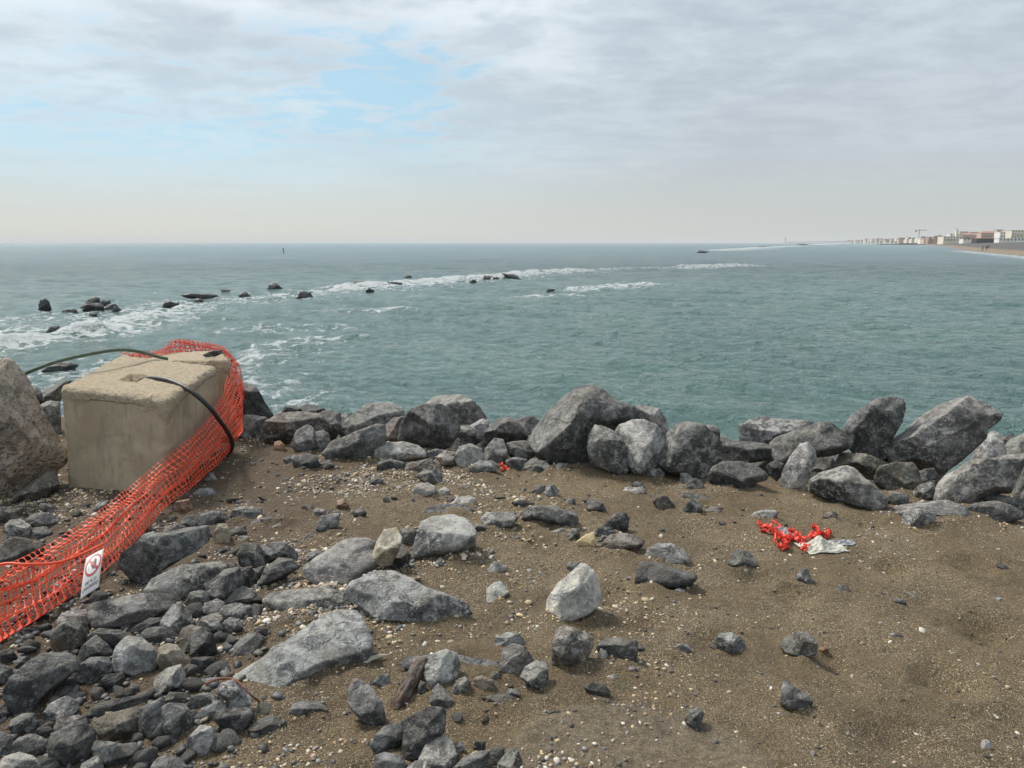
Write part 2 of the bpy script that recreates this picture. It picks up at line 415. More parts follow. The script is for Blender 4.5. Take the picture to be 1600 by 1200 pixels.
for k in range(62):
    lam = 0.30 * (5.2 / .30) ** (k / 61) if k < 56 else 9 + 3.0 * (k - 56)
    ang = g.normal(math.radians(205), .50 if lam < 3 else .35)        # travelling towards the beach
    kx, ky = 2 * math.pi / lam * math.sin(ang), 2 * math.pi / lam * math.cos(ang)
    amp = .0072 * lam ** .66 if lam < 6 else .012
    w_ = np.clip((lam / spc - 2.2) / 2, 0, 1)
    ph = kx * x + ky * y + g.uniform(0, 6.28)
    wob = 1.6 * vnoise(np.stack([x * .21 / max(lam, .8) + k, y * .21 / max(lam, .8), 0 * x + k * .37], 1))
    s_, c_ = np.sin(ph + wob), np.cos(ph + wob)
    z += amp * w_ * calm * s_; q = 1.0 * amp * w_
    dxh += q * c_ * math.sin(ang); dyh += q * c_ * math.cos(ang)
foam = np.zeros_like(x)
near = rad < 2500
nx = fbm(np.stack([x * .5, y * .5, 0 * x], 1), 4); nx2 = fbm(np.stack([x * 2.2, y * 2.2, 0 * x + 3], 1), 3)
for P, wd, ht, st in CR:
    P = sea_pts(P); d, side = seg_dist(x, y, P)
    d = d + wd * .55 * nx
    fall = np.exp(-(d / wd) ** 2)
    z += ht * fall * (1 + .4 * nx2) * .8
    back = np.where(side > 0, 1.5, 3.6)
    foam = np.maximum(foam, st * np.exp(-(np.clip(d - wd * .25, 0, None) / (wd * back * .55)) ** 1.4))
d, side = seg_dist(x, y, REEF)
wr = 1.3 + rad * .035
fr = np.where(side > 0, np.exp(-(d / (wr * .8)) ** 2), np.exp(-(d / (wr * 1.5)) ** 2)) * (.55 + .5 * nx)
left = sstep(-x / np.maximum(rad, 1), -.02, .25)
foam = np.maximum(foam, fr * (.36 + .50 * left))
z += .08 * fr * fbm(np.stack([x * 1.7, y * 1.7, 0 * x], 1), 4)
streak = fbm(np.stack([x * .12, y * .30, 0 * x + 8], 1), 4)
foam = np.maximum(foam, np.clip(streak * 1.3 - .10, 0, .50) * sstep(-rad, -75, -14) * (.04 + .96 * left ** 1.5))
V = np.stack([x + dxh, y + dyh, SEA + z], 1)
sea_me = mesh_np('sea', V, grid_faces(len(rr), len(aa)))
at_ = sea_me.attributes.new('foam', 'FLOAT', 'POINT'); at_.data.foreach_set('value', foam.astype(np.float32))
m, t, b = new_mat('sea_water')
co = t.N('ShaderNodeTexCoord').outputs['Object']
fa = t.N('ShaderNodeAttribute', attribute_name='foam').outputs['Fac']
n1 = t.noise(co, .09, 4, .5); 
c = t.mix(t.rng(n1, .35, .65), (.108, .190, .182), (.132, .222, .206))
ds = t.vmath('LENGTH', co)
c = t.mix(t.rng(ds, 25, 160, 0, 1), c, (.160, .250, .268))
cn = t.noise(co, 1.6, 7, .7, 1.0); cf = t.noise(co, 9, 5, .7, .5)
lace = t.rng(t.vor(t.vmath('ADD', co, t.vmath('SCALE', t.noise(co, 1.2, 4, .6, 0, 1), .9)), 1.5, 'DISTANCE_TO_EDGE'), .0, .26, 1.0, 0.0)
pat = t.math('ADD', t.math('MULTIPLY', cn, .55), t.math('ADD', t.math('MULTIPLY', lace, .10), t.math('MULTIPLY', cf, .35)))
pat = t.rng(pat, .36, .66, 0, 1, 'LINEAR')
fm = t.rng(t.math('ADD', t.math('MULTIPLY', fa, .80), t.math('MULTIPLY', t.math('SUBTRACT', pat, .62), 1.45)), .20, .52)
fm = t.math('MULTIPLY', fm, t.rng(fa, .04, .26))
c = t.mix(t.math('MULTIPLY', fm, .92), c, (.66, .69, .70))
t.L(c, b.inputs['Base Color']); b.inputs['IOR'].default_value = 1.33
t.L(t.math('ADD', t.math('MULTIPLY', fm, .5), t.rng(ds, 15, 250, .06, .25)), b.inputs['Roughness'])
w1 = t.noise(t.vmath('MULTIPLY', co, (1, 1.1, 1)), 3.0, 6, .68, .4)
w2 = t.noise(t.vmath('MULTIPLY', co, (1, 1.1, 1)), 13, 5, .6, .2)
far = t.noise(t.vmath('MULTIPLY', co, (1, .45, 1)), .9, 8, .75, .3)
nb = t.bump(far, t.rng(ds, 20, 110, .0, 1.0), 1.1)
w3 = t.math('ABSOLUTE', t.math('SUBTRACT', t.noise(t.vmath('MULTIPLY', co, (1, 1.7, 1)), 1.5, 3, .5, .5), .5))
nb = t.bump(w3, t.rng(ds, 15, 120, 1.0, .5), -.42, nb) if False else nb
nb = t.bump(t.math('MULTIPLY', w3, -1.0), 1.0, .50, nb)
nb = t.bump(w1, 1.0, .24, nb); nb = t.bump(w2, .9, .050, nb)
nb = t.bump(cf, fm, .05, nb)
t.L(nb, b.inputs['Normal']); M['sea'] = m
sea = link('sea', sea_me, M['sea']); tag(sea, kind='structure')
# ------------------------------------------------------------------ rocks: real bodies whose outline follows each stone
import bmesh
_ico = {}
def ico(s):
    if s not in _ico:
        bm = bmesh.new(); bmesh.ops.create_icosphere(bm, subdivisions=s, radius=1)
        _ico[s] = (np.array([v.co[:] for v in bm.verts]), np.array([[v.index for v in f.verts] for f in bm.faces])); bm.free()
    return _ico[s]
def polar_radius(poly, th):
    """farthest crossing of the ray at angle th with the closed polygon, about (0,0)"""
    r = np.zeros_like(th); c, s = np.cos(th), np.sin(th)
    P = np.vstack([poly, poly[:1]])
    for a, b_ in zip(P[:-1], P[1:]):
        e = b_ - a; den = c * e[1] - s * e[0]
        den = np.where(np.abs(den) < 1e-12, 1e-12, den)
        tt = (a[0] * e[1] - a[1] * e[0]) / den; uu = (a[0] * s - a[1] * c) / den
        ok = (tt > 0) & (uu >= -1e-6) & (uu <= 1 + 1e-6)
        r = np.maximum(r, np.where(ok, tt, 0))
    return r
LEAN = {'B': 30, 'R': 38, 'S': 40, 'L': 60, 'F': 74, 'P': 45, 'W': 12}
KIND = {'B': ('boulder', 'boulder'), 'R': ('rock', 'rock'), 'S': ('stone', 'stone'), 'L': ('rock_slab', 'rock slab'),
        'F': ('rock_slab', 'rock slab'), 'P': ('pebble', 'pebble'), 'W': ('reef_rock', 'reef rock')}
def rock(poly_px, kind, mat, label, Y=None, lean=None, thick=None, seed=0, group=None, water=False, name=None, cat=None, tint=None, rough=1.0):
    g = np.random.default_rng(seed + 1000)
    px = np.array(poly_px, float)
    yb = px[:, 1].max(); low = px[px[:, 1] > yb - .18 * (yb - px[:, 1].min() + 1)]
    xb = .5 * low[:, 0].mean() + .5 * px[:, 0].mean()
    if Y is not None: P0 = at_y(xb, yb, Y)
    elif water: P0 = at_z(xb, yb, SEA - .03)
    else: P0 = ground_hit(xb, yb); 
    dist = np.linalg.norm(P0 - CAMP)
    if Y is None and not water: P0 = P0 + (P0 - CAMP) / dist * .012
    ln = math.radians(LEAN[kind] if lean is None else lean)
    tc_ = -np.array([P0[0], P0[1], 0]); tc_ /= np.linalg.norm(tc_)
    n = tc_ * math.cos(ln) + np.array([0, 0, 1.0]) * math.sin(ln)
    r = np.cross(np.array([0, 0, 1.0]), tc_); r /= np.linalg.norm(r); w_ = np.cross(n, r)
    Q = []
    for x, y in px:
        d = ray(x, y); t_ = ((P0 - CAMP) @ n) / (d @ n); q = CAMP + d * t_ - P0; Q.append((q @ r, q @ w_))
    Q = np.array(Q)
    A = Q; B_ = np.roll(Q, -1, 0); cr = A[:, 0] * B_[:, 1] - B_[:, 0] * A[:, 1]
    cen = ((A + B_) * cr[:, None]).sum(0) / (3 * cr.sum()) if abs(cr.sum()) > 1e-9 else Q.mean(0)
    Q = Q - cen
    ext = Q.max(0) - Q.min(0); sz = float(np.sqrt(ext[0] * ext[1])); mn = float(ext.min())
    D = .5 * mn * (thick if thick is not None else {'L': .55, 'F': .34}.get(kind, .85))
    D = max(D, .1 * sz)
    pxs = (px[:, 0].max() - px[:, 0].min() + px[:, 1].max() - px[:, 1].min()) / 2
    sub = 6 if pxs > 110 else 5 if pxs > 36 else 4 if pxs > 15 else 3
    U, Fc = ico(sub)
    a = g.uniform(0, 6.28); ca, sa = math.cos(a), math.sin(a)
    U = U @ np.array([[ca, -sa, 0], [sa, ca, 0], [0, 0, 1]])
    th = np.arctan2(U[:, 1], U[:, 0]); TH = np.linspace(-math.pi, math.pi, 1441); PR = polar_radius(Q, TH)
    bad = PR <= 0
    if bad.any(): PR[bad] = PR[~bad].min() if (~bad).any() else mn / 2
    rt = np.interp(th, TH, PR)
    s = np.hypot(U[:, 0], U[:, 1]); c = np.abs(U[:, 2]); p = 2.6 if ('round' in label or 'oval' in label or 'egg' in label or kind == 'P') else 5.0
    R = ((s / rt) ** p + (c / D) ** p) ** (-1 / p)
    Pt = U * R[:, None]
    # broken faces: slice the body with planes that mostly face up/front or back
    nf = int(g.integers(8, 13)); tone = np.ones(len(U))
    sc = np.array([.5 * ext[0], .5 * ext[1], D])
    for k in range(nf):
        az = g.uniform(0, 6.28); zz = g.uniform(.35, .95) * (1 if k % 3 else -1)
        q = np.array([math.cos(az) * math.sqrt(1 - zz * zz), math.sin(az) * math.sqrt(1 - zz * zz), zz])
        nn = q / sc; nn /= np.linalg.norm(nn)
        hmax = (Pt @ nn).max(); h = hmax * g.uniform(.50, .86); tk = g.uniform(.62, 1.38)
        un = U @ nn; lim = np.where(un > 1e-4, h / np.maximum(un, 1e-4), 1e9)
        tone = np.where(lim < R, tk, tone); R = np.minimum(R, lim); Pt = U * R[:, None]
    so = seed * 3.1
    N1 = fbm(Pt * (1.7 / sz) + so, 3); N2 = fbm(Pt * (5.5 / sz) + so + 40, 4, .55); N3 = 1 - np.abs(fbm(Pt * (3.1 / sz) + so + 80, 3)) * 2
    inner = np.clip(c * 1.6, .25, 1)
    R = R * (1 + rough * inner * (.030 * N1 + .042 * N2 - .05 * np.clip(N3 - .5, 0, 1)))
    if sub >= 5: R = R * (1 + rough * .016 * fbm(Pt * (21 / sz) + so, 3, .6))
    ql = g.normal(size=3) * (1, 1, .5); ql /= np.linalg.norm(ql)
    Lg = (Pt @ ql) * (4.6 / sz) + .55 * fbm(Pt * (2.2 / sz) + so + 11, 2); sw = Lg - np.floor(Lg)
    msk_ = sstep(fbm(Pt * (1.6 / sz) + so + 70, 2), -.12, .22)
    R = R * (1 - rough * inner * msk_ * .040 * sw ** 2)
    Pt = U * R[:, None]
    # stretch in the plane so the outline is met
    ct_, st_ = math.cos(ln), 0
    nb_ = 96; bi = ((th + math.pi) / (2 * math.pi) * nb_).astype(int) % nb_
    sp_ = np.hypot(Pt[:, 0], Pt[:, 1]); mx = np.zeros(nb_); np.maximum.at(mx, bi, sp_)
    tg = np.interp((np.arange(nb_) + .5) / nb_ * 2 * math.pi - math.pi, TH, PR)
    fc = np.where(mx > 0, tg / np.maximum(mx, 1e-6), 1.0)
    if (mx <= 0).any(): fc[mx <= 0] = np.median(fc[mx > 0])
    fc = (np.roll(fc, 1) + 2 * fc + np.roll(fc, -1)) / 4 * (1.06 if px[:, 0].mean() < 440 else 1.03)
    ft = np.interp(th, np.linspace(-math.pi, math.pi, nb_ + 1)[:-1] + math.pi / nb_, fc, period=2 * math.pi)
    Pt[:, 0] *= ft; Pt[:, 1] *= ft
    W = P0 + np.outer(Pt[:, 0] + cen[0], r) + np.outer(Pt[:, 1] + cen[1], w_) + np.outer(Pt[:, 2], n)
    org = W.mean(0); org[2] = W[:, 2].min()
    nm, ct = KIND[kind]; nm = name or nm; ct = cat or ct
    me_ = mesh_np(nm, W - org, Fc); ta = me_.attributes.new('tone', 'FLOAT', 'POINT'); ta.data.foreach_set('value', tone.astype(np.float32))
    o = link(nm, me_, M[mat], None, tuple(org))
    tag(o, label, ct, group)
    v_ = g.uniform(.82, 1.18) if tint is None else tint
    o.color = (v_ * g.uniform(.98, 1.03), v_, v_ * g.uniform(.97, 1.03), 1)
    return o

VIEWS = {'1': (0, 500, .3), '2': (0, 840, .3), '3': (340, 580, .325), '4': (800, 580, .275), '5': (1120, 580, .3),
         '6': (340, 840, .325), '7': (800, 840, .3), '8': (1160, 840, .3), '9': (0, 360, .3), '0': (480, 360, .3), 'p': (0, 0, 1)}
# view | kind | distance or blank | lean or blank | thickness or blank | material | label | outline
TABLE = '''
1|B|4.5|25|.8|C|huge rough brown conglomerate boulder cut by the left edge beside the concrete block|0 208 45 222 90 250 140 305 190 420 230 520 300 620 342 680 330 735 250 790 120 880 30 970 -150 1040 -420 900 -460 480 -250 230
1|R|4.55|||B|dark brown shadowed rock wedged under the huge brown boulder|50 960 110 880 230 800 290 780 305 860 240 925 150 950
1|R|5.6|||G|grey rock standing in the gap between brown boulder and concrete block|200 450 250 430 310 425 320 600 265 560 215 490
1|R|6.3|||D|dark grey rock behind the left edge of the concrete block|195 400 250 355 330 330 400 310 330 380 300 425 210 448
1|R|5.9|||K|small black rock against the shoulder of the brown boulder|160 345 205 358 222 390 215 425 180 420
1|B|6.7|||K|black rounded boulder at the far right end of the orange netting, against the sea|1225 310 1290 325 1340 365 1372 420 1412 470 1422 500 1390 522 1300 512 1230 500 1210 400
3|R||||G|speckled grey rock at the foot of the black boulder next to the netting|112 222 180 222 238 235 222 290 200 335 130 332 95 300
3|R|6.9|||K|small dark peak of rock on the skyline just right of the black boulder|300 195 345 160 375 165 388 195 380 235 310 235
3|R|7.0|||K|dark rounded rock top behind the wide brown grey boulder|380 182 430 160 490 165 522 195 500 240 400 240
3|B|5.92|||B|wide brown grey boulder at the left end of the boulder row|210 290 235 235 300 200 400 190 480 200 525 250 530 300 480 340 400 345 340 352 280 355 228 340
3|B|6.35|||D|dark square boulder between the wide brown one and the pale domed one|478 205 540 190 590 195 594 260 575 310 545 328 500 300
3|R|6.8|||D|dark rock in the notch left of the pale domed boulder|585 208 650 205 650 250 600 295 580 260
3|R||||G|grey egg shaped rock leaning on the wide brown grey boulder|350 350 380 290 430 262 462 275 470 370 440 397 380 387
3|R||||D|darker rock tucked right of the grey egg shaped rock|458 290 510 285 535 300 542 370 500 387 465 378
3|B||28||D|dark sloping slab boulder rising to the right in the left part of the row|505 400 540 345 640 310 760 262 800 265 808 330 775 412 700 432 600 434 530 428
3|B|6.55|||G|pale speckled domed boulder left of the large undercut boulder|570 300 620 240 700 170 760 150 830 150 885 190 905 240 840 310 740 330 650 330 600 325
3|R|6.15|||P|pinkish grey rock beside the large undercut boulder|798 268 850 220 900 210 900 280 880 330 820 335 803 300
3|B|5.75|20||D|large rounded boulder with a dark undercut face, left of the row's middle|866 335 880 250 930 180 990 158 1080 160 1130 210 1167 265 1150 310 1112 367 1060 378 960 362
3|B|6.7|||H|light tan boulder behind the large undercut boulder|990 160 1060 120 1160 118 1232 155 1282 205 1302 245 1270 280 1160 280 1080 240
3|R||||G|grey angular rock right of the large undercut boulder|1152 270 1190 245 1230 280 1277 320 1272 352 1200 368 1153 362
3|R|6.35|||G|small rounded grey rock behind, left of the black boulder in the middle|1213 260 1270 228 1307 245 1302 290 1260 325 1225 300
3|B|5.9|||K|black blocky boulder left of the big peaked boulder|1273 355 1290 280 1350 225 1420 230 1470 280 1492 332 1440 365 1340 365
3|R||||H|light grey rounded rock below the black blocky boulder|1140 412 1160 370 1220 350 1270 375 1287 420 1262 462 1180 468 1148 442
3|R|5.45|||H|pale flattened oval rock resting on darker ones at the row's foot|753 430 760 370 800 340 880 335 960 350 1006 385 1002 417 920 432 830 435
3|R||||D|dark low rock under the pale flattened oval rock|768 472 775 435 840 420 900 440 902 477 830 484
3|S|5.3|||P|dark pinkish rounded rock right of the pale oval rock|1048 412 1090 385 1150 390 1167 430 1130 452 1080 452
3|R||||B|brownish grey lumpy rock half sunk in shingle below the pale oval rock|895 472 920 430 1030 425 1072 455 1077 492 1020 505 930 494
3|R||||B|rough brownish rock in the shingle just below the lumpy one|950 505 1000 468 1075 478 1082 540 1015 550
3|R||||G|upright grey wedge rock at the foot of the black blocky boulder|1283 442 1285 370 1330 325 1375 330 1397 400 1402 444 1340 452
3|R|5.45|||D|dark rock with a white vein between grey wedge and the peaked boulder|1380 355 1480 330 1522 365 1522 412 1480 427 1405 405
3|R||||H|pale low rock next to the orange scrap at the foot of the row|1205 472 1260 423 1320 430 1347 455 1342 482 1250 496
3|R||||D|dark grey rock just right of the orange scrap at the row's foot|1385 425 1440 410 1492 430 1490 484 1400 480
3|R||||D|smooth dark rounded rock touching the left foot of the big peaked boulder|1475 445 1520 418 1580 430 1615 470 1605 495 1500 495
3|R|6.3|||H|light grey rock seen behind, between black blocky and peaked boulder|1440 232 1520 222 1560 260 1520 320 1475 315 1450 280
3|R|5.5|||D|dark narrow rock in the gap right of the pale oval rock|990 390 1050 375 1110 385 1060 425 1005 425
3|R||||K|rough black rock in front of the dark sloping slab boulder|363 445 370 405 430 395 480 420 492 468 420 474 372 470
3|S||||D|small dark rock right of the rough black rock|486 443 540 425 562 460 520 478
3|S||||G|flat grey stone left of the rough black rock|312 422 380 400 378 442 330 444
3|R||||W|whitish blocky rock in the middle of the shingle|935 578 960 545 1010 535 1052 560 1042 597 980 610
3|S||||H|small light grey stone right of the whitish blocky rock|1048 582 1090 555 1117 575 1102 602 1058 600
3|S||55|.6|W|flat near white stone lying on a dark slate slab|1128 638 1150 605 1210 600 1244 625 1227 648 1150 648
3|L||65|.5|D|dark slate slab under the flat near white stone|995 670 1010 652 1080 645 1200 645 1235 672 1150 690 1010 690
3|B||40|.8|H|large light grey angular rock right of the tan upright rock|930 890 950 820 980 720 1030 690 1120 678 1200 705 1227 750 1242 790 1237 842 1150 875 1040 882 940 908
3|R||||G|grey veined rock between the large light rock and the dark slate at centre|1262 705 1300 680 1420 678 1442 710 1412 748 1330 762 1278 742
3|S||||D|small dark stone between the large light rock and the grey veined rock|1222 748 1260 730 1292 745 1287 772 1240 778
3|L||52|.6|S|banded grey slab rock with tan worn top left of the tan upright rock|408 935 480 870 600 808 700 793 770 798 777 870 765 930 700 972 620 1045 560 1058 480 1022 420 965
3|R|3.40|20||T|tan cream rock standing upright at the centre left|743 885 765 818 800 763 860 753 887 800 872 862 832 932 788 941 758 912
3|R||||K|black rock under the tan upright rock|755 925 800 880 870 830 900 848 928 890 912 942 860 968 790 962
3|R||||D|dark bluish rock behind the tan upright rock|865 775 900 753 967 770 962 822 920 845 885 830
3|R||||D|dark wedge shaped stone alone on the soil left of centre|472 760 500 700 550 683 587 680 582 737 520 774 488 774
3|S||||G|small flat grey stone above the dark wedge stone|458 672 480 655 522 670 517 697 475 699
3|S||||B|small brown stone left of the flat grey stone above the wedge|403 652 430 638 462 655 440 672 408 670
3|S||||D|dark embedded stone midway between wedge stone and large light rock|650 665 690 653 717 685 690 703 655 698
3|R||||D|dark split rock topmost in the cluster left of the banded slab|98 885 120 838 200 828 232 900 217 953 140 948 105 932
3|R||||D|rounded dark rock with pale top, right in the cluster left of the banded slab|205 850 250 823 320 823 382 870 377 912 300 900 240 920 208 900
3|R||||K|black tilted angular rock lowest right in the cluster left of the banded slab|193 1035 230 950 290 893 350 898 397 942 320 988 250 1028
3|R||||D|dark blocky rock at the lower left of the cluster left of the banded slab|-2 995 30 958 100 948 127 1010 100 1053 50 1083 20 1113 -40 1083 -62 1020
3|R||||K|black rock filling the middle of the cluster left of the banded slab|93 955 160 943 192 990 182 1048 130 1043 108 992
3|R||||D|dark triangular stone in front of the cluster left of the banded slab|32 1123 60 1058 120 1033 177 1060 182 1108 120 1128 50 1133
3|S||||K|small black stone squeezed in the cluster left of the banded slab|170 955 220 938 217 987 195 1022
3|R||||G|grey flat stone below the dark triangular stone at the rubble's right edge|8 1163 30 1128 90 1116 157 1130 160 1172 100 1193 30 1193
3|S||||G|bluish grey stone against the left tip of the banded slab|412 903 430 873 480 863 502 885 482 917 430 922
3|S||||R|tiny orange brick chip left of the bluish stone|383 912 386 898 410 895 412 910
3|F||74|.5|G|low buried slab in the sand left of the big rounded buried rock|215 1105 260 1058 380 1048 520 1048 620 1078 652 1122 600 1153 480 1168 400 1183 300 1153
3|L||55|.55|G|big rounded grey rock half buried, the smoothest mass left of centre|595 1090 650 1012 740 958 850 968 930 1012 1010 1060 1120 1090 1200 1130 1224 1180 1180 1215 1050 1236 950 1214 850 1204 760 1193 690 1135 640 1105
3|F||76|.4|H|pale triangular flat stone in bare sand near the centre|1292 1133 1293 1050 1330 1018 1370 1018 1402 1065 1340 1113
3|S||||G|small grey stone in bare sand above the pale triangular stone|1297 955 1330 918 1380 933 1397 950 1350 972 1305 978
3|S||||K|small black upright stone under the large light grey angular rock|1052 938 1070 893 1092 910 1092 947 1065 950
3|S||||K|tiny black stone right of the small black upright stone|1098 898 1110 873 1132 873 1132 907 1105 912
3|S||||R|orange brown blocky stone in the shingle left of centre|572 658 575 618 612 613 632 645 620 668
3|S||||D|slate blue flat stone above the orange brown blocky stone|733 543 740 518 790 516 808 540 780 551
3|S||||R|rust brown stone at the foot of the wide brown grey boulder|268 383 275 343 300 336 324 360 317 383
3|R||||T|tan knobbly rock at the upper edge of the dark rubble under the netting|-2 835 -22 790 8 738 45 738 62 790 52 833
3|S||||K|black stone right of the tan knobbly rock|53 775 90 748 137 765 122 803 60 803
3|L|||.4|K|thin dark slate lying above the tan knobbly rock, pointing right|140 745 150 722 230 700 290 712 352 742 280 758 200 762
3|S||||G|small grey stone under the thin dark slate|250 755 290 733 312 750 290 771 258 771
3|S||||W|white chip of stone right below the tan knobbly rock|90 815 108 792 150 795 140 815 112 825
3|R||||G|low grey rock above the thin dark slate near the netting|0 710 60 695 90 655 150 650 230 690 232 712 150 725 60 722
4|B||26|.9|D|biggest boulder of the row, dark and peaked like a roof|92 400 115 310 200 210 300 140 375 100 430 83 490 86 540 130 620 180 700 208 730 260 720 290 640 300 590 350 560 370 480 350 455 420 447 522 440 540 330 530 220 545 170 505 120 445
4|R|5.02|||G|greenish grey rock leaning against the right foot of the peaked boulder|428 442 435 378 470 320 520 328 590 363 625 390 655 480 665 562 620 580 560 560 470 520 440 484
4|B|5.05|||H|boulder with a bleached white top right of the peaked boulder|585 345 610 300 680 276 750 283 820 318 862 350 885 400 865 500 800 565 720 595 670 562 640 470 600 385
4|R|5.8|||H|light grey rock with dark cracks behind the bleached boulder|698 205 760 210 840 233 872 270 898 322 880 350 800 330 730 290 705 240
4|B|5.0|||G|grey cracked boulder with dark hollows right of the bleached boulder|828 430 870 370 930 318 990 308 1060 318 1120 348 1182 390 1198 430 1172 502 1132 542 1102 612 1040 612 1000 592 920 584 860 562 820 500
4|R|5.6|||D|dark grey rock top behind the grey cracked boulder|1055 325 1110 298 1160 308 1183 345 1180 385 1120 370
4|S|6.0|||H|small pale rock top between cracked boulder and sea|1148 368 1200 360 1250 395 1220 420 1170 400
4|R|5.3|||D|dark ridged rock filling the dip in the row right of the cracked boulder|1185 432 1240 403 1340 398 1440 408 1492 440 1502 492 1440 502 1360 505 1330 535 1230 525 1188 490
4|R||||D|flat topped dark rock at the foot of the dip in the row|1118 602 1135 558 1200 523 1300 523 1380 538 1440 578 1462 612 1380 632 1340 682 1290 684 1260 643 1200 648 1130 632
4|S||||G|small rounded grey stone at the foot of the cracked boulder|733 573 780 548 850 553 872 590 840 613 760 608
4|S||||W|white cornered stone at the foot of the cracked boulder|953 627 958 578 990 580 1030 605 1020 635 985 640
4|S||||D|grey pointed stone in front of the white cornered stone|985 672 1000 630 1045 612 1082 635 1098 672 1040 683
4|L||60|.6|D|narrow slate lying like a stick above the dark pyramid stone|973 713 1010 693 1080 698 1142 720 1137 745 1060 743 1000 738
4|S||||D|dark pyramid shaped stone on the sand|953 805 1000 750 1045 716 1067 760 1083 808 1030 818 965 815
4|S||||B|brownish grey lumpy stone left of the dark pyramid stone|797 745 830 713 880 713 912 750 943 778 900 794 840 794
4|S||||K|black stone on the sand left of the brownish lumpy stone|423 785 430 728 470 720 510 748 538 790 522 806 450 805
4|R||||K|black rock behind the small yellow stone|512 885 560 838 600 808 650 808 663 840 657 903 600 916 540 904
4|R||48||D|long dark slate rock with a hooked right end near the centre|47 845 80 778 150 760 230 773 280 798 300 788 360 798 374 850 352 902 300 905 240 872 140 843 60 845
4|S||||G|flat grey chip under the hooked slate rock|223 914 280 893 322 910 312 938 250 933
4|S||||D|small dark greenish stone left of the yellow stone|308 935 340 888 380 898 388 940 350 968 313 958
4|S||||Y|pale yellow wedge shaped stone on the sand|365 973 420 933 466 920 470 1003 430 1008 378 988
4|S||||D|grey stone tight behind the yellow wedge stone|457 925 500 883 560 888 593 915 560 943 490 948
4|R||50|.7|B|flat reddish brown rock right of the yellow wedge stone|507 990 550 933 620 918 700 923 753 955 742 988 680 1018 600 1033 550 1028
4|S||||D|little dark stone between the yellow and the reddish brown one|477 965 510 933 542 940 532 973 495 978
4|R||45||H|light grey rounded rock directly behind the jet black rock|745 1075 770 1008 830 973 900 978 970 1008 1013 1060 1003 1095 940 1110 850 1105 770 1095
7|R||40|.8|K|jet black angular rock right of the teardrop rock|640 245 655 160 670 125 740 120 820 145 900 165 962 190 960 215 930 245 880 265 830 272 740 260 660 252
4|R||||D|dark rock with pale patches alone left of the red plastic|1227 1095 1240 1038 1290 1013 1350 1028 1403 1095 1370 1118 1300 1123 1250 1114
4|S||||G|round stone just in front of the dark patched rock|1277 1154 1290 1128 1333 1133 1328 1158
4|S||||G|grey upright stone above the hooked slate rock|182 694 200 653 240 648 264 680 252 718 210 718
4|S||||D|dark low stone left of the grey upright stone|100 690 150 650 190 655 185 700 150 705
4|S||||G|small round grey stone right of the grey upright stone|307 748 320 728 350 728 357 760 320 763
4|L||60|.5|H|flat pale grey stone in front of the cracked boulder|627 684 660 653 740 663 757 690 700 703 650 693
4|S||||D|small dark stone on the edge of the flat pale grey stone|677 655 700 628 742 633 758 665 720 673
4|L||60|.5|G|flat round grey stone just above the red plastic|1347 844 1380 798 1450 788 1513 800 1497 823 1440 853
4|S||||P|small brownish stone left of the seaweed patch|1092 804 1130 768 1192 773 1182 803 1130 811
4|S||||G|grey low stone at the left foot of the peaked boulder|217 560 260 528 320 520 332 542 290 575 240 576
4|L||65|.5|D|buried dark slate at the foot of the peaked boulder|287 575 330 533 430 528 442 558 400 578 320 584
4|S||||D|slate bits left of the hooked slate rock|-5 745 60 733 122 743 102 773 30 784
5|B|5.55|||G|broad boulder behind, left of the standing boulder, facing the sea|118 345 130 278 160 256 230 233 330 248 430 253 505 270 440 330 300 350 260 390 180 385 125 375
5|B|5.15|||D|broad boulder with dark overhang left of the standing boulder|262 375 300 328 420 293 520 268 580 258 640 298 682 360 688 400 620 432 560 442 505 440 440 430 400 440 350 492 310 475 285 425
5|B|5.25|14|.8|D|tall boulder standing upright on the skyline, right part of the row|653 302 700 228 760 188 830 148 900 136 967 146 982 190 962 260 932 320 902 370 882 452 860 468 790 453 720 435 688 402 668 355
5|B|5.0|38|.7|G|largest right hand boulder, pale flat topped with a beak pointing right|888 402 920 338 980 308 1020 258 1080 198 1160 153 1240 148 1330 168 1400 208 1482 250 1472 277 1410 310 1400 350 1330 405 1270 454 1200 504 1160 512 1060 484 1030 474 960 478 898 472
5|B|5.3|||H|light grey rock behind and right of the beaked boulder|1328 465 1340 400 1400 330 1440 298 1472 320 1502 400 1510 460 1440 500 1350 500
5|R|6.1|||K|dark rock top on the skyline near the right edge|1470 345 1478 333 1540 328 1570 345 1540 380 1500 410
5|B|5.4|||H|pale rounded boulder on the skyline at the right edge|1508 442 1500 390 1530 348 1600 318 1690 330 1710 430 1600 460 1560 460
5|B||35|.8|G|long pale grey boulder slanting up to the right edge below the beaked boulder|1128 664 1150 578 1200 528 1300 493 1430 478 1480 458 1600 438 1645 450 1602 503 1562 563 1532 628 1440 625 1370 655 1310 704 1250 714 1200 694 1140 674
5|R|4.6|||G|low grey rock touching the left end of the long pale boulder|997 645 1060 598 1135 575 1145 665 1080 670 1010 670
5|R|4.85|||D|small dark grey rock under the beaked boulder|1050 525 1130 506 1157 545 1112 578 1060 590
5|R||||O|dark olive brown layered rock under the beaked boulder|817 565 845 508 950 478 1020 463 1053 500 1064 562 1042 604 960 634 890 624 830 594
5|R|4.93|35||O|brown green slab rock below the standing boulder|608 495 630 440 650 406 720 423 820 458 893 485 860 515 820 570 760 550 740 515 700 500 620 502
5|B||||G|rounded triangular grey boulder below the standing boulder|478 624 490 558 540 523 620 498 680 490 720 508 780 568 840 618 882 650 888 714 820 730 740 704 700 694 600 664 500 634
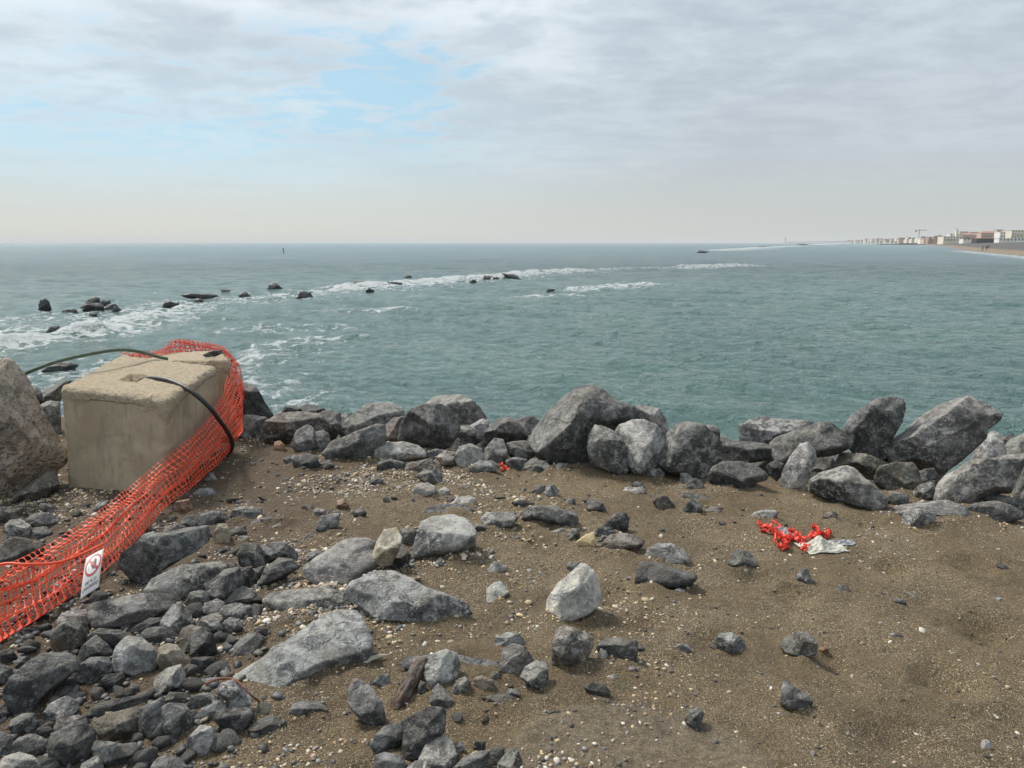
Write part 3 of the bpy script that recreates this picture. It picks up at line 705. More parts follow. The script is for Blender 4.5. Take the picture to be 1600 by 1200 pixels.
5|B||22||H|pale upright rock leaning left with dark stains, right of the dip|328 595 340 528 380 448 430 383 470 378 512 410 517 460 492 520 472 584 420 624 370 619 333 608
5|R|4.85|||K|dark rock in the hollow left of the pale upright rock|255 495 300 473 350 488 357 525 310 564 280 542
5|L||55|.6|G|flat grey slab at the sand's edge below the beaked boulder|882 715 950 678 1050 663 1180 678 1300 718 1348 784 1250 774 1150 764 1100 755 1000 765 910 754
5|R||||G|grey rock with a pointed foot on the sand below the flat slab|957 794 970 738 1020 713 1100 703 1143 730 1133 774 1080 804 1030 824 975 812
5|R||||D|dark low rock at the sand's edge near the right border|1297 724 1340 688 1450 678 1560 718 1605 744 1582 774 1500 794 1380 784 1330 754
5|R|4.25|||D|dark layered rock behind the low one at the right border|1385 645 1440 628 1560 658 1700 688 1700 770 1600 760 1500 710 1400 680
5|R|4.58|||D|dark upright rock cut by the right edge|1538 645 1560 558 1610 478 1700 478 1700 665 1600 670 1545 655
5|R|4.45|||D|dark rock in shadow under the olive brown rock|880 690 900 628 1000 638 995 690 920 708
5|S|4.9|||K|black stone between the pale upright rock and triangular boulder|495 520 510 478 560 488 597 500 560 525
5|P||||T|large cream oval pebble by the flat slab|1167 758 1180 736 1230 736 1258 755 1252 775 1200 778
5|S||||P|brownish stone on the sand below the triangular boulder|552 764 570 738 600 728 630 745 622 771 570 768
5|S||||D|dark stone against the left foot of the triangular boulder|602 680 610 655 640 655 690 685 685 710 640 705
5|S||||P|pinkish stone leaning on the triangular boulder's foot|648 690 670 648 700 638 722 670 717 708 680 708
5|S||||B|brown stone at the foot of the pale upright rock|412 632 440 598 490 603 503 640 450 644
5|S||||D|dark stone right of the brown stone by the pale upright rock|477 655 510 620 562 635 572 660 520 665
5|S||||G|grey blade shaped stone in bare sand below the white bag|402 1085 430 1038 470 1028 503 1095 480 1113 430 1098
5|F||74|.4|K|flat black stone in the sand below the grey blade stone|607 1144 630 1116 680 1123 693 1150 650 1164
6|F||72|.42|H|long pale grey buried slab, bone shaped, across the lower left|10 665 60 608 200 588 330 538 430 468 520 388 600 363 662 368 692 400 712 460 747 520 722 567 620 604 500 644 400 704 300 764 200 784 140 744 60 704
6|L||60|.5|D|flat bluish stone left of the bone shaped slab|62 574 80 518 130 468 190 460 224 480 202 522 150 573 90 579
6|S||||K|black stone behind the flat bluish stone|172 463 200 433 242 440 237 478 200 468
6|R||48||D|dark five sided stone in the sand under the bone shaped slab|343 854 360 798 410 778 490 783 532 830 502 863 420 878 385 898 358 884
6|R||45|.8|D|long greenish grey stone curved like a boot left of the driftwood|622 794 630 728 660 683 690 688 752 738 792 800 808 872 792 924 760 934 700 884 650 834
6|R||||D|dark rounded rock left of the square black one at the bottom|732 1004 760 948 800 908 870 888 915 920 905 975 840 1034 780 1044 745 1024
6|R||35||K|square black rock with a scooped side at the bottom centre|882 884 940 848 1020 813 1092 818 1098 880 1085 945 1050 965 1010 1020 965 1064 900 1084 888 1020 893 945
6|R|2.45|||D|grey rock peeping out behind the square black rock|865 885 900 828 960 803 1005 813 970 860 900 890
6|R||25||H|light grey upright rock beside the dark driftwood|998 674 998 620 1040 558 1100 538 1152 560 1167 620 1142 694 1080 729 1028 724
6|R||||D|dark leaning stone under the light upright rock by the driftwood|1018 794 1030 738 1060 698 1112 750 1138 790 1112 824 1060 829
6|F||66|.5|D|long flat slab behind the driftwood and light upright rock|865 624 930 573 1100 558 1250 578 1372 600 1362 644 1180 639 1000 644
6|R||||B|dark brown cracked rock above the bluish triangular stone|1352 645 1370 538 1420 508 1480 528 1522 590 1495 634 1450 674 1380 669
6|R||||G|grey rock on top behind the dark brown cracked rock|1322 544 1335 478 1390 453 1450 463 1482 510 1430 530 1370 545
6|R||||G|bluish grey triangular stone left of the brown faced block|1452 674 1480 618 1530 588 1587 598 1592 692 1562 734 1520 726
6|S||||G|grey rounded stone right of the light upright rock|1118 744 1150 688 1190 668 1217 700 1212 744 1160 769 1130 764
6|S||||T|tan grey round cobble between the flat slab and brown rock|1217 724 1230 678 1270 663 1327 690 1332 734 1270 749
6|S||||D|small dark stone right of the tan grey cobble|1297 684 1330 643 1372 660 1367 693 1330 704
6|S||60|.6|K|flat black stone below the tan grey cobble|1287 764 1350 748 1400 753 1428 770 1402 804 1340 802
6|S||||D|small dark round stone behind the flat black one|1382 760 1400 728 1447 728 1452 763 1420 779
6|S||||K|black stone in the gap right of the driftwood|955 744 975 688 1002 698 1008 755 980 764
6|L||60|.5|O|flat brown stone under the bleached sliver of wood|666 655 740 638 812 650 742 684 690 686
6|S||||D|dark stone under the flat brown stone|742 704 770 663 822 658 832 704 790 734
6|S||||K|small black stone left of the dark one under the flat brown stone|723 724 735 688 762 688 764 739 740 744
6|R||||G|grey cracked rock below the square black rock at the bottom|965 1065 1000 998 1050 958 1100 948 1132 980 1152 1050 1132 1114 1090 1154 1000 1154
6|S||||D|small dark stone right of the grey cracked rock|1128 1034 1140 988 1172 978 1192 1010 1162 1044
6|S||||K|small black stone alone at the bottom centre|1227 1014 1240 978 1287 978 1288 1014 1250 1034
6|R||||D|dark rock at the bottom edge below the rounded one|748 1124 760 1048 800 1033 870 1043 912 1090 882 1164 760 1164
6|R||||G|grey stone at the bottom edge under the square black rock|878 1134 950 1073 1010 1068 1042 1110 1002 1175 880 1175
6|R||||D|dark sloping rock at the bottom edge right of the grey cracked rock|1108 1134 1180 1058 1270 1023 1312 1028 1282 1120 1200 1175 1120 1164
6|R||||D|dark rock second from the right in the bottom edge group|1287 1054 1320 1008 1380 1008 1374 1060 1320 1114 1293 1104
6|R||||G|rightmost grey rock of the bottom edge group|1347 1084 1400 1018 1440 1018 1472 1090 1432 1155 1370 1155
6|S||||G|round grey stone beside the red plastic scrap|717 394 740 343 790 338 793 382 750 404
6|S||||G|small grey stone in the sand between low slab and bone shaped slab|368 434 380 403 430 393 440 420 400 444
6|S||||D|small dark stone at the right end of the bone shaped slab|698 460 740 443 762 460 720 474
6|S||||K|tiny black stone right of the bone shaped slab's end|778 484 800 448 827 448 812 484
2|R||35||D|long dark slab rock just right of the no entry sign|618 135 640 78 700 48 850 -22 960 -62 1082 -62 1087 0 1040 62 950 114 850 174 760 244 690 204
2|L||55|.6|G|flat grey slab below the long dark slab|748 290 800 218 900 178 1050 133 1182 128 1162 193 1100 244 1000 304 930 334 850 304 770 294
2|R||42||G|smooth grey lens shaped rock below the no entry sign|468 424 463 348 520 328 700 298 860 278 907 310 882 363 800 414 680 454 550 474 490 464
2|R||||K|dark angular block between flat slab and grey pyramid|1068 270 1130 198 1220 163 1267 200 1272 253 1190 304 1140 324 1090 304
2|R||32||G|grey pyramid shaped rock in the rubble below the flat slab|827 474 850 418 900 348 940 338 992 390 1008 454 960 494 880 494
2|S||||D|dark stone right behind the grey pyramid rock|967 335 990 288 1050 268 1092 300 1093 354 1030 369
2|S||||G|small light grey stone right of the grey pyramid rock|1058 384 1070 338 1130 318 1172 345 1152 394 1100 414
2|R||||G|grey blocky stone right below the grey pyramid rock|1032 444 1060 408 1140 388 1167 440 1162 484 1110 504 1060 494
2|S||||G|grey rounded stone at the rubble's edge beside the blocky one|1162 444 1200 418 1250 428 1267 480 1220 504 1180 484
2|R||||O|ochre brown rock leaning on the black upright block|917 545 950 478 1000 453 1052 463 1045 525 995 570 962 604 935 584
2|R||30||K|black upright block right of the ochre brown rock|992 605 998 498 1050 483 1112 508 1132 604 1080 639 1010 634
2|R||||K|black block below the black upright block|987 654 1010 628 1120 623 1132 664 1080 704 1010 716 988 694
2|S||||D|small dark stone right of the black upright block|1108 513 1140 488 1187 500 1172 539 1120 549
2|R||||D|dark flat topped rock behind the round pale rock|718 514 770 468 850 468 922 500 938 534 850 554 780 545 730 534
2|R||||K|black flat rock in shade under the smooth lens shaped rock|687 475 780 418 842 418 835 475 730 505 690 499
2|R||||D|dark rock behind the bluish wedge in the rubble|445 525 520 478 630 488 692 520 665 570 600 600 540 570 480 545
2|R||||O|brown grey lumpy rock under the lower edge of the netting|267 514 320 458 400 433 452 448 463 490 422 564 370 604 290 594 268 554
2|R||||P|purplish grey rock touching the lower edge of the netting|292 444 320 398 400 378 470 373 487 430 482 469 420 464 330 484 298 479
2|R||||D|bluish grey wedge rock left of the round pale rock|412 604 430 568 500 508 560 558 592 600 582 644 500 650 430 654
2|R||||D|dark rounded rock under the bluish grey wedge|377 734 400 678 470 628 560 623 593 680 562 724 480 764 420 759
2|R||36||H|round pale grey boulder shaped rock in the middle of the rubble|587 654 600 578 660 518 740 528 802 578 828 642 802 704 720 726 640 704 600 694
2|B||40|.75|D|largest dark slab of the rubble, slanting at the lower left|22 804 60 738 150 658 260 598 350 598 412 640 402 684 330 744 250 794 182 874 182 924 90 924 38 864
2|S||||K|black stone left of the pebbles in the rubble|507 774 550 718 640 698 657 750 612 794 560 799
2|R||||G|grey rock with a rounded back right of the round pale rock|797 794 810 728 870 678 940 658 967 710 942 774 870 804 830 829
2|R||||T|pale topped crumbly rock right of the round pale rock|817 644 830 578 870 553 920 558 952 600 992 640 960 670 890 690 840 690
2|R||||G|bluish grey rock at the left near the small pebbles|227 914 260 868 340 828 400 848 412 892 340 964 280 954 240 939
2|L||55|.6|K|flat black slate above the rough black rock at the lower left|477 924 500 868 600 848 700 828 800 778 795 833 740 884 660 905 560 934 490 939
2|R||||O|rough black brown pitted rock at the lower left|497 1004 490 958 560 918 660 888 720 878 738 932 712 992 690 1044 600 1079 530 1064
2|R||||D|tall dark rock left of the egg shaped grey rock|717 1044 730 888 800 858 850 828 863 892 845 952 845 1012 800 1044
2|R||32||G|egg shaped grey rock near the bottom, standing upright|845 964 843 888 880 863 960 868 1002 920 1008 1002 960 1044 900 1049 858 1012
2|R||||H|rounded grey brown stone below the egg shaped rock|972 1124 980 1048 1040 978 1100 988 1123 1040 1112 1104 1050 1144 990 1149
2|R||||D|dark triangular stone under the rusty wire|1112 944 1130 908 1220 888 1310 888 1323 930 1272 1004 1220 1034 1170 1004
2|S||||G|grey sliver stone left of the dark triangular stone|1005 945 1060 888 1150 848 1192 880 1182 914 1100 945 1030 959
2|S||||D|dark grey stone behind the sliver stone|975 875 1000 828 1080 808 1132 828 1132 864 1050 895 1000 895
2|R||45||G|big smooth grey rock in front of the bone shaped slab's left end|1125 804 1150 768 1220 748 1290 788 1352 860 1363 914 1310 904 1200 895 1185 850
2|R||48||K|shiny black rounded stone at the end of the rusty wire|1292 1004 1330 958 1400 928 1460 938 1473 980 1422 1034 1340 1039 1300 1019
2|S||||K|dark stone above the egg shaped grey rock|857 855 880 808 960 808 992 830 965 880 880 880
2|R||||D|dark blue grey stone at the left edge above the blackest rock|42 994 60 948 120 918 180 918 202 970 172 1014 80 1024
2|R||||K|big pitted black brown rock near the bottom left corner|247 1094 270 1018 350 998 430 968 490 998 498 1070 452 1144 360 1195 290 1174 253 1124
2|R||||D|bluish black rock left of the big pitted rock|67 1074 100 1038 180 1028 252 1060 242 1104 190 1154 100 1154 78 1104
2|R||||G|grey rock in the very bottom left corner|-20 1190 30 1138 100 1118 170 1138 212 1190 200 1240 -20 1240
2|R||||D|dark rock cut by the left edge near the bottom|-60 1064 0 1008 60 1038 82 1100 60 1134 0 1144 -60 1134
2|R||||D|dark ridged rock at the bottom right of the big pitted rock|482 1104 500 1058 570 1063 640 1078 700 1068 742 1110 742 1144 680 1184 600 1194 500 1164
2|R||||H|pale pointed rock at the bottom edge near the left corner|405 1240 430 1178 510 1133 537 1180 533 1240
2|R||||D|dark rounded rock at the bottom edge under the grey brown stone|785 1195 820 1148 870 1128 950 1158 975 1200 955 1240 800 1240
2|L||60|.5|G|bluish flat stone under the rusty wire's left end|1007 764 1060 738 1140 728 1147 747 1080 779 1030 784
2|R||||D|dark stone cut by the left edge beside the largest dark slab|-80 945 -60 868 20 868 62 920 42 945 0 959
2|R||||D|dark stone cut by the left edge behind the largest dark slab|-60 700 0 658 60 678 72 740 20 764 -60 774
2|S||||K|small black stone near the left edge below the netting|-2 604 50 578 92 620 62 654 0 664
2|S||||D|small dark purple stone right of the small black one near the left edge|77 654 100 618 150 618 157 654 110 684 83 679
2|S||||B|brown grey stone left of the rough pitted black brown rock|277 1004 300 948 380 928 450 928 472 970 400 995 330 1005
2|S||||R|reddish brown stone below the no entry sign|530 300 545 272 590 268 605 290 575 306
1|R||||G|round grey rock at the left edge behind the netting|27 1064 40 1058 60 1038 110 1033 157 1070 152 1134 100 1158 38 1134
1|R||||D|dark grey rock in the middle of those behind the netting|127 1044 180 1003 260 1008 312 1050 302 1104 220 1094 150 1064
1|S||||D|grey rock just above the top edge of the netting|152 1104 180 1078 240 1078 272 1110 250 1144 170 1144
1|R||||B|brown rock at the left edge under the huge boulder|-5 990 60 978 122 990 102 1034 40 1064 -5 1074
1|R||||D|dark stone between huge boulder and concrete block at ground level|207 984 230 958 290 973 312 1020 250 1014
1|S||||G|grey stone at the foot of the concrete block beside the netting|487 974 520 948 572 943 542 989 495 1004
2|R|||.9|B|dark brown rock at the left edge seen above the net|-30 60 60 5 150 20 235 45 205 95 100 135 -30 125
1|R||||G|grey stone tucked below the netting near the tan rock|717 1174 740 1128 800 1098 852 1118 857 1158 800 1194 740 1194
1|S||||P|purple grey stone in the rubble right of the netting|847 1134 860 1078 920 1068 962 1078 942 1124 880 1144
1|S||||D|dark cube like stone in the rubble right of the netting|942 1074 960 1028 1010 1018 1042 1040 1032 1084 970 1099
1|R||||G|largest grey block in the rubble right of the netting|1030 1075 1050 1008 1100 998 1172 1003 1182 1040 1120 1074 1060 1084
1|S||||G|pale rounded stone at the upper end of the rubble by the netting|1007 905 1040 878 1100 878 1132 905 1110 934 1040 934
1|S||||D|slim dark stone right of the largest grey block by the netting|1197 1024 1230 998 1290 998 1292 1034 1230 1054
1|S||||K|black stone under the slim dark stone by the netting|1187 1104 1210 1078 1282 1078 1272 1114 1210 1124
1|S||||G|grey pebble like stone at the right of the rubble by the netting|1287 1004 1310 978 1350 973 1372 1000 1330 1024
1|L||62|.5|D|thin flat slate pointing right beyond the rubble by the netting|1357 1045 1420 1028 1500 1048 1514 1072 1440 1080
1|S||||B|flat brown stone on the netting's lower border|757 1094 790 1068 852 1083 842 1109 780 1114
1|S||||R|rust red stone against the netting's lower border|907 994 920 948 980 933 1002 970 982 1009 930 1009
1|S||||H|pale wedge stone under the black hose by the netting|1067 834 1085 788 1110 798 1127 830 1100 844
7|B||30|.85|W|white speckled teardrop shaped rock alone on the sand at centre|176 374 185 318 240 238 300 188 350 138 380 133 420 168 457 240 462 310 442 364 390 404 310 436 240 432 188 404
7|S||||D|small dark stone behind the teardrop rock's tip|283 149 300 123 352 128 332 168 300 179
7|R||34||B|grey brown angular block below the teardrop rock|207 644 210 558 235 478 280 460 350 483 422 508 422 562 402 614 350 664 280 676 218 669
7|R||45||K|black stone with a yellow flat top right of the grey brown block|437 574 480 518 560 518 652 538 657 592 642 654 590 659 520 624 458 604
7|S||||K|dark flat stone between grey brown block and sandy mound|373 784 420 755 480 763 512 800 497 849 430 824 390 804
7|S||28||D|small dark upright stone right of the sandy mound|902 944 925 898 970 888 1002 920 987 960 972 1019 940 1014 908 974
7|R||32||D|dark pointed stone with white veins, lower right sand|1397 874 1403 790 1418 733 1470 778 1540 818 1573 862 1520 894 1440 896
7|R||||G|speckled grey stone, left of the pair in the right hand sand|1057 534 1090 498 1150 495 1202 530 1233 590 1202 622 1140 604 1068 574
7|R||||B|brownish stone with an orange pebble at its side, right hand sand|1387 564 1430 518 1500 483 1560 498 1592 560 1582 614 1500 626 1430 604
7|S||||D|small dark oval stone left of the speckled grey stone|837 584 870 553 920 558 932 590 890 612 850 604
7|S||||K|tiny black stone touching the speckled grey stone|1032 574 1050 553 1077 570 1072 594 1045 594
7|S||||R|orange brown pebble beside the brownish stone|1590 590 1605 570 1635 568 1650 590 1640 608 1600 612
7|S||||G|tiny grey stone in front of the jet black rock|837 284 870 258 912 290 890 302
7|S||||H|pale small stone between the grey brown block and yellow topped stone|452 614 465 588 492 598 487 644 460 644
7|P||||P|pink round pebble below the yellow topped black stone|585 690 595 676 620 673 637 685 635 702 612 712 592 705
7|P||||W|white oval pebble left of the pink round pebble|490 732 505 718 528 715 540 728 530 740 505 742
8|P||||W|large round cream pebble near the bottom right corner|1240 1080 1250 1058 1270 1050 1292 1062 1298 1082 1285 1102 1262 1108 1246 1098
8|P||||G|oval grey pebble left of the large cream pebble|1042 1058 1060 1046 1085 1052 1088 1064 1070 1070 1048 1068
8|P||||W|white blade shaped pebble right of the large cream pebble|1368 1095 1385 1088 1415 1100 1420 1112 1398 1112
8|P||||P|slim pink pebble at the bottom of the right hand sand|353 1142 356 1120 370 1110 380 1118 374 1138 362 1148
8|S||||T|flat yellowish stone in the right hand sand|828 300 840 282 880 285 914 312 905 322 870 318 840 312
8|S||||D|dark grey stone below the flat yellowish stone|785 338 800 322 830 325 845 340 838 360 812 355
8|S||||G|flat pale grey stone in the right hand sand near two slate bits|757 512 775 498 815 498 835 512 822 528 785 526
8|P||||T|tan shell like pebble in the right hand sand|1072 600 1085 592 1110 600 1115 612 1095 618
8|P||||H|cream pebble high in the sand near the right border|1313 322 1322 310 1340 312 1350 322 1340 334 1320 332
8|S||||K|black stone high in the sand near the right border|1325 150 1345 140 1380 155 1385 170 1355 172
8|F||72|.4|K|flat black stone half hidden in the lower right sand|735 1000 745 980 770 978 782 990 765 1005
8|P||||P|upright pink pebble beside the flat black stone|810 1000 815 980 828 974 838 985 830 1002
9|W|||||single tall wedge rock in the sea at the far left|203 405 206 385 212 360 235 356 255 372 264 388 268 406 240 414
9|W|||||topmost rock of the dark cluster in the sea at left|430 388 460 360 490 346 515 352 522 375 480 392
9|W|||||large front rock of the dark cluster in the sea at left|430 414 450 390 500 377 535 384 542 408 490 421
9|W|||||leftmost low rock of the dark cluster in the sea|418 404 435 383 460 388 440 409
9|W|||||small rock right of the top of the dark cluster|523 388 535 367 565 369 572 388 545 395
9|W|||||rounded right hand rock of the dark cluster in the sea|546 408 560 387 600 384 614 404 580 413
9|W|||||lowest right rock of the dark cluster in the sea|588 420 600 401 625 409 632 425
9|W|||||low flat rock left of the dark sea cluster|328 430 350 413 385 414 392 431
9|W|||||tiny rock in the foam below the dark sea cluster|463 444 480 429 500 434 507 448
9|W|||||dark rock in front of the breaking wave at the far left|240 528 265 499 300 498 337 526 290 536
9|W|||||wedge shaped rock in the foam right of the dark cluster|846 398 860 368 880 366 905 379 930 379 927 398 880 403
9|W|||||low dark rock in front of the wedge in the foam|938 404 955 384 985 387 994 406
9|W|||||long flat rock just under the outer foam line|965 348 980 329 1030 329 1090 331 1112 347 1060 353
9|W|||||small rock below the long flat sea rock|1013 375 1020 357 1045 357 1052 373
9|W|||||tiny dark rock top left of the pointed outer rock|1153 321 1170 309 1195 311 1194 323
9|W|||||pyramid rock in the foam between the tiny one and the pointed outer one|1248 347 1260 327 1280 324 1302 346
9|W|||||pointed rock farthest out behind the foam at left|1403 304 1408 281 1430 277 1467 300 1440 306
9|W|||||lone triangular rock in the foam near the middle left|1553 348 1565 321 1600 324 1617 348
1|W|||||low rock in the sea behind the left shoulder of the concrete block|230 268 245 245 290 222 360 222 388 237 380 262 300 272
0|W|||||small dark rock in the foam left of the second breaker|303 320 320 301 345 311 342 323
0|W|||||long low dark rock at the start of the second breaker|423 287 430 269 470 271 487 290
0|W|||||small dark rock right of the long low one at the breaker|493 280 510 264 530 267 532 281
0|W|||||tiny outer rock beyond the second breaker|508 245 520 234 537 237 537 247
0|W|||||low outer rock top left of the second breaker|243 277 255 267 285 271 282 281
0|W|||||big dark rock in the white water of the second breaker|1028 252 1038 231 1065 229 1095 243 1098 254
0|W|||||small rock left of the big one in the white water|918 255 925 239 950 242 947 257
0|W|||||low rock below the white water of the second breaker|848 274 860 259 875 261 877 275
0|W|||||tiny rock just left of the big one in the white water|968 254 975 244 992 247 992 257
0|W|||||small dark rock alone right of the second breaker|1248 320 1255 307 1278 307 1282 320
p|W|||||tiny dark rock at the near end of the far breakwater surf|1091 395 1094 391.5 1101 393 1103 395
p|W|||||broken row of dark rocks in the distant surf, nearest piece|1247 382.6 1251 381.5 1258 381.5 1263 382.3
p|W|||||broken row of dark rocks in the distant surf, left piece|1180 386.6 1184 385.4 1192 385.5 1197 386.4
'''
COLS = []
_view_fix = {}
def parse(tab):
    for i, ln in enumerate(l for l in tab.strip().split('\n') if l.strip()):
        v_, k, Y_, le, th, mt, lab, co_ = ln.split('|')
        c_ = np.array([float(q) for q in co_.split()]).reshape(-1, 2)
        ox_, oy_, s_ = VIEWS[v_]; c_ = c_ * s_ + (ox_, oy_)
        yield i, k, (float(Y_) if Y_ else None), (float(le) if le else None), (float(th) if th else None), mt or 'Q', lab, c_
OUT = []; BANKS = []
for i, k, Y_, le, th, mt, lab, poly in parse(TABLE):
    OUT.append(poly)
    kw = {}
    if k == 'W':
        kw = dict(water=True, group='rocks breaking the sea surface along the reef')
        pts_ = np.array([[x_, y_ + .12 * (poly[:, 1].max() - poly[:, 1].min()) * (y_ > poly[:, 1].mean())] for x_, y_ in poly])
        poly = pts_
    elif k == 'P': kw = dict(group='pebbles on the sand', rough=.3)
    elif k == 'B': kw = dict(group='boulders lining the shore')
    else: kw = dict(group='rocks scattered on the beach')
    if 'yellow flat top' in lab: kw['tint'] = 1.2
    bank_ = (Y_ is None and k != 'W') and not (poly[:, 0].mean() < 440 and poly[:, 1].mean() > 850)
    if 'teardrop shaped' in lab: kw['tint'] = 1.45
    if 'cream rock standing' in lab: kw['tint'] = 1.45
    o_ = rock(poly, k, mt, lab, Y_, le, th, seed=i, **kw)
    if bank_:
        cc_ = ground_hit(poly[:, 0].mean(), poly[:, 1].max()); hw = (poly[:, 0].max() - poly[:, 0].min()) / 2 / F * cc_[1]
        BANKS.append((cc_[0], cc_[1] + hw * .35, hw))
def ground2(X, Y):
    h = ground(X, Y); sh = h.shape; h = h.ravel().copy(); x = np.asarray(X, float).ravel(); y = np.asarray(Y, float).ravel()
    for bx, by, r in BANKS:
        m_ = np.nonzero((np.abs(x - bx) < r * 2.2) & (np.abs(y - by) < r * 2.2))[0]
        if len(m_) == 0: continue
        d = np.hypot(x[m_] - bx, (y[m_] - by) * 1.15); an_ = np.arctan2(y[m_] - by, x[m_] - bx)
        A_ = min(.026, .20 * r) * (.75 + .45 * np.sin(an_ * 2 + bx * 9))
        h[m_] += A_ * np.exp(-(np.clip(d - r * .75, 0, None) / (.32 * r + .008)) ** 2)
    return h.reshape(sh)
rr = np.concatenate([np.linspace(.3, 1.3, 20)[:-1], np.geomspace(1.3, 8.5, 620), np.linspace(8.7, 16, 30)])
aa = np.radians(np.linspace(-80, 80, 1000))
X, Y = polar(rr, aa)
V = np.stack([X, Y, ground2(X, Y)], -1).reshape(-1, 3)
beach = link('sand', mesh_np('sand', V, grid_faces(len(rr), len(aa))), M['sand']); tag(beach, kind='structure')
# ------------------------------------------------------------------ concrete blocks
m, t, b = new_mat('old_concrete')
co = t.N('ShaderNodeTexCoord').outputs['Object']
nz = t.sep(t.N('ShaderNodeNewGeometry').outputs['Normal'])[2]
pa = t.N('ShaderNodeAttribute', attribute_name='rough').outputs['Fac']
n1 = t.noise(co, 4, 6, .6, .4); n2 = t.noise(co, 40, 6, .7)
smooth_c = t.mix(t.rng(n1, .35, .65), (.34, .27, .185), (.44, .36, .255))
smooth_c = t.mix(t.math('MULTIPLY', t.rng(t.noise(t.vmath('MULTIPLY', co, (6, 6, 1.2)), 3, 5, .6), .5, .68), .5), smooth_c, (.22, .18, .135))
vs = t.N('ShaderNodeTexVoronoi'); t.L(co, vs.inputs['Vector']); vs.inputs['Scale'].default_value = 130
rr_, gg_, bb_ = t.sep(vs.outputs['Color'])
rough_c = t.mix(t.rng(n2, .32, .68), (.42, .33, .22), (.64, .53, .38))
rough_c = t.mix(t.math('MULTIPLY', t.math('GREATER_THAN', rr_, .8), .5), rough_c, t.mix(gg_, (.16, .12, .09), (.55, .48, .36)))
f = t.rng(t.math('ADD', pa, t.math('MULTIPLY', t.math('SUBTRACT', n1, .5), .9)), .35, .62)
c = t.mix(f, smooth_c, rough_c)
c = t.mix(t.math('MULTIPLY', t.rng(t.noise(co, 3.1, 5, .6, .8), .60, .72), .35), c, (.11, .10, .075))
c = t.mix(t.rng(t.vor(co, 23, 'F1'), .05, .11, .6, 0), c, (.07, .06, .05))
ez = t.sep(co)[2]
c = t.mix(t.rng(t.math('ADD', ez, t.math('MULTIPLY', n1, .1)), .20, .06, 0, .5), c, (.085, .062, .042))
t.L(c, b.inputs['Base Color']); b.inputs['Roughness'].default_value = .9
h = t.math('ADD', t.math('MULTIPLY', t.noise(co, 75, 6, .75), t.math('ADD', f, .15)), t.math('MULTIPLY', t.math('MULTIPLY', vs.outputs['Distance'], f), .6))
t.L(t.bump(h, 1.0, .016), b.inputs['Normal']); M['concrete'] = m
def block(C8, n, name, label, rnd=.10, chip=.02, hole=None, seed=0, parent_loc=None):
    """C8: corner points [x:left/right][y:front/back][z:bottom/top]"""
    C8 = np.array(C8).reshape(2, 2, 2, 3)
    key = {}; V = []; Fq = []
    L_ = np.linspace(-1, 1, n)
    for ax in range(3):
        for sg in (-1, 1):
            idx = np.zeros((n, n), int)
            for i in range(n):
                for j in range(n):
                    p = [0, 0, 0]; p[ax] = sg; p[(ax + 1) % 3] = L_[i]; p[(ax + 2) % 3] = L_[j]
                    k = (round(p[0], 4), round(p[1], 4), round(p[2], 4))
                    if k not in key: key[k] = len(V); V.append(p)
                    idx[i, j] = key[k]
            q = np.stack([idx[:-1, :-1], idx[1:, :-1], idx[1:, 1:], idx[:-1, 1:]], -1).reshape(-1, 4)
            Fq.append(q if sg > 0 else q[:, ::-1])
    V = np.array(V, float); Fq = np.concatenate(Fq)
    ctr = V * (1 - rnd)                                    # rounded corners
    inn = np.clip(V, -(1 - rnd), 1 - rnd); dd = V - inn; ln_ = np.linalg.norm(dd, axis=1)[:, None]
    W0 = inn + np.where(ln_ > 0, dd / np.maximum(ln_, 1e-9) * rnd, 0)
    a = (W0 + 1) / 2; x, y, z = a[:, 0:1], a[:, 1:2], a[:, 2:3]
    W = 0
    for i in (0, 1):
        for j in (0, 1):
            for k in (0, 1):
                W = W + C8[i, j, k] * ((x if i else 1 - x) * (y if j else 1 - y) * (z if k else 1 - z))
    top = sstep(V[:, 2], .80, 1.0); frt = sstep(-V[:, 1], .9, 1.0) * (1 - top)
    nn = W0 - inn * 0; nrm = dd / np.maximum(ln_, 1e-9)
    N_ = fbm(W * 5 + seed, 4); Nf = fbm(W * 22 + seed, 4, .6); Nh = fbm(W * 60 + seed, 2)
    edge = np.clip((np.sort(np.abs(V), 1)[:, 1] - .80) / .2, 0, 1)
    rg = np.clip(np.maximum(top, .55 * edge + .15), 0, 1)
    disp = .010 * N_ + chip * edge * (.7 * Nf - .2 + .5 * N_) + .005 * rg * Nf + .003 * rg * Nh
    W = W + nrm * disp[:, None]
    if hole is not None:
        u0, u1, v0, v1, dp = hole
        inside = (V[:, 0] > u0) & (V[:, 0] < u1) & (V[:, 1] > v0) & (V[:, 1] < v1) & (V[:, 2] > .99)
        W[inside, 2] -= dp
    org = np.array([W[:, 0].mean(), W[:, 1].mean(), W[:, 2].min()])
    me = mesh_np(name, W - org, Fq)
    at = me.attributes.new('rough', 'FLOAT', 'POINT')
    at.data.foreach_set('value', np.clip(top * 1.0 + .75 * sstep(V[:, 2], .42, .9) * (.6 + .8 * N_) + .5 * edge * sstep(V[:, 2], -1, 1), 0, 1).astype(np.float32))
    o = link(name, me, M['concrete'], None, tuple(org)); tag(o, label, 'concrete block', 'concrete blocks on the shore')
    return o
def dn(p, z): return np.array([p[0], p[1], z])
A = at_y(90, 603, 4.86); B_ = at_y(264, 622, 4.68); C_ = at_y(190, 553, 6.0); D_ = at_y(341, 570, 5.78)
bl = at_y(106, 775, 4.83); br = at_y(258, 800, 4.62)
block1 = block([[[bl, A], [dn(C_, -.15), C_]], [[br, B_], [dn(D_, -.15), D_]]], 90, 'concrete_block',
               'near concrete block with a square socket in its sandy top and a black hose', .11, .009, (-.22, .12, -.46, -.06, .09), 3)
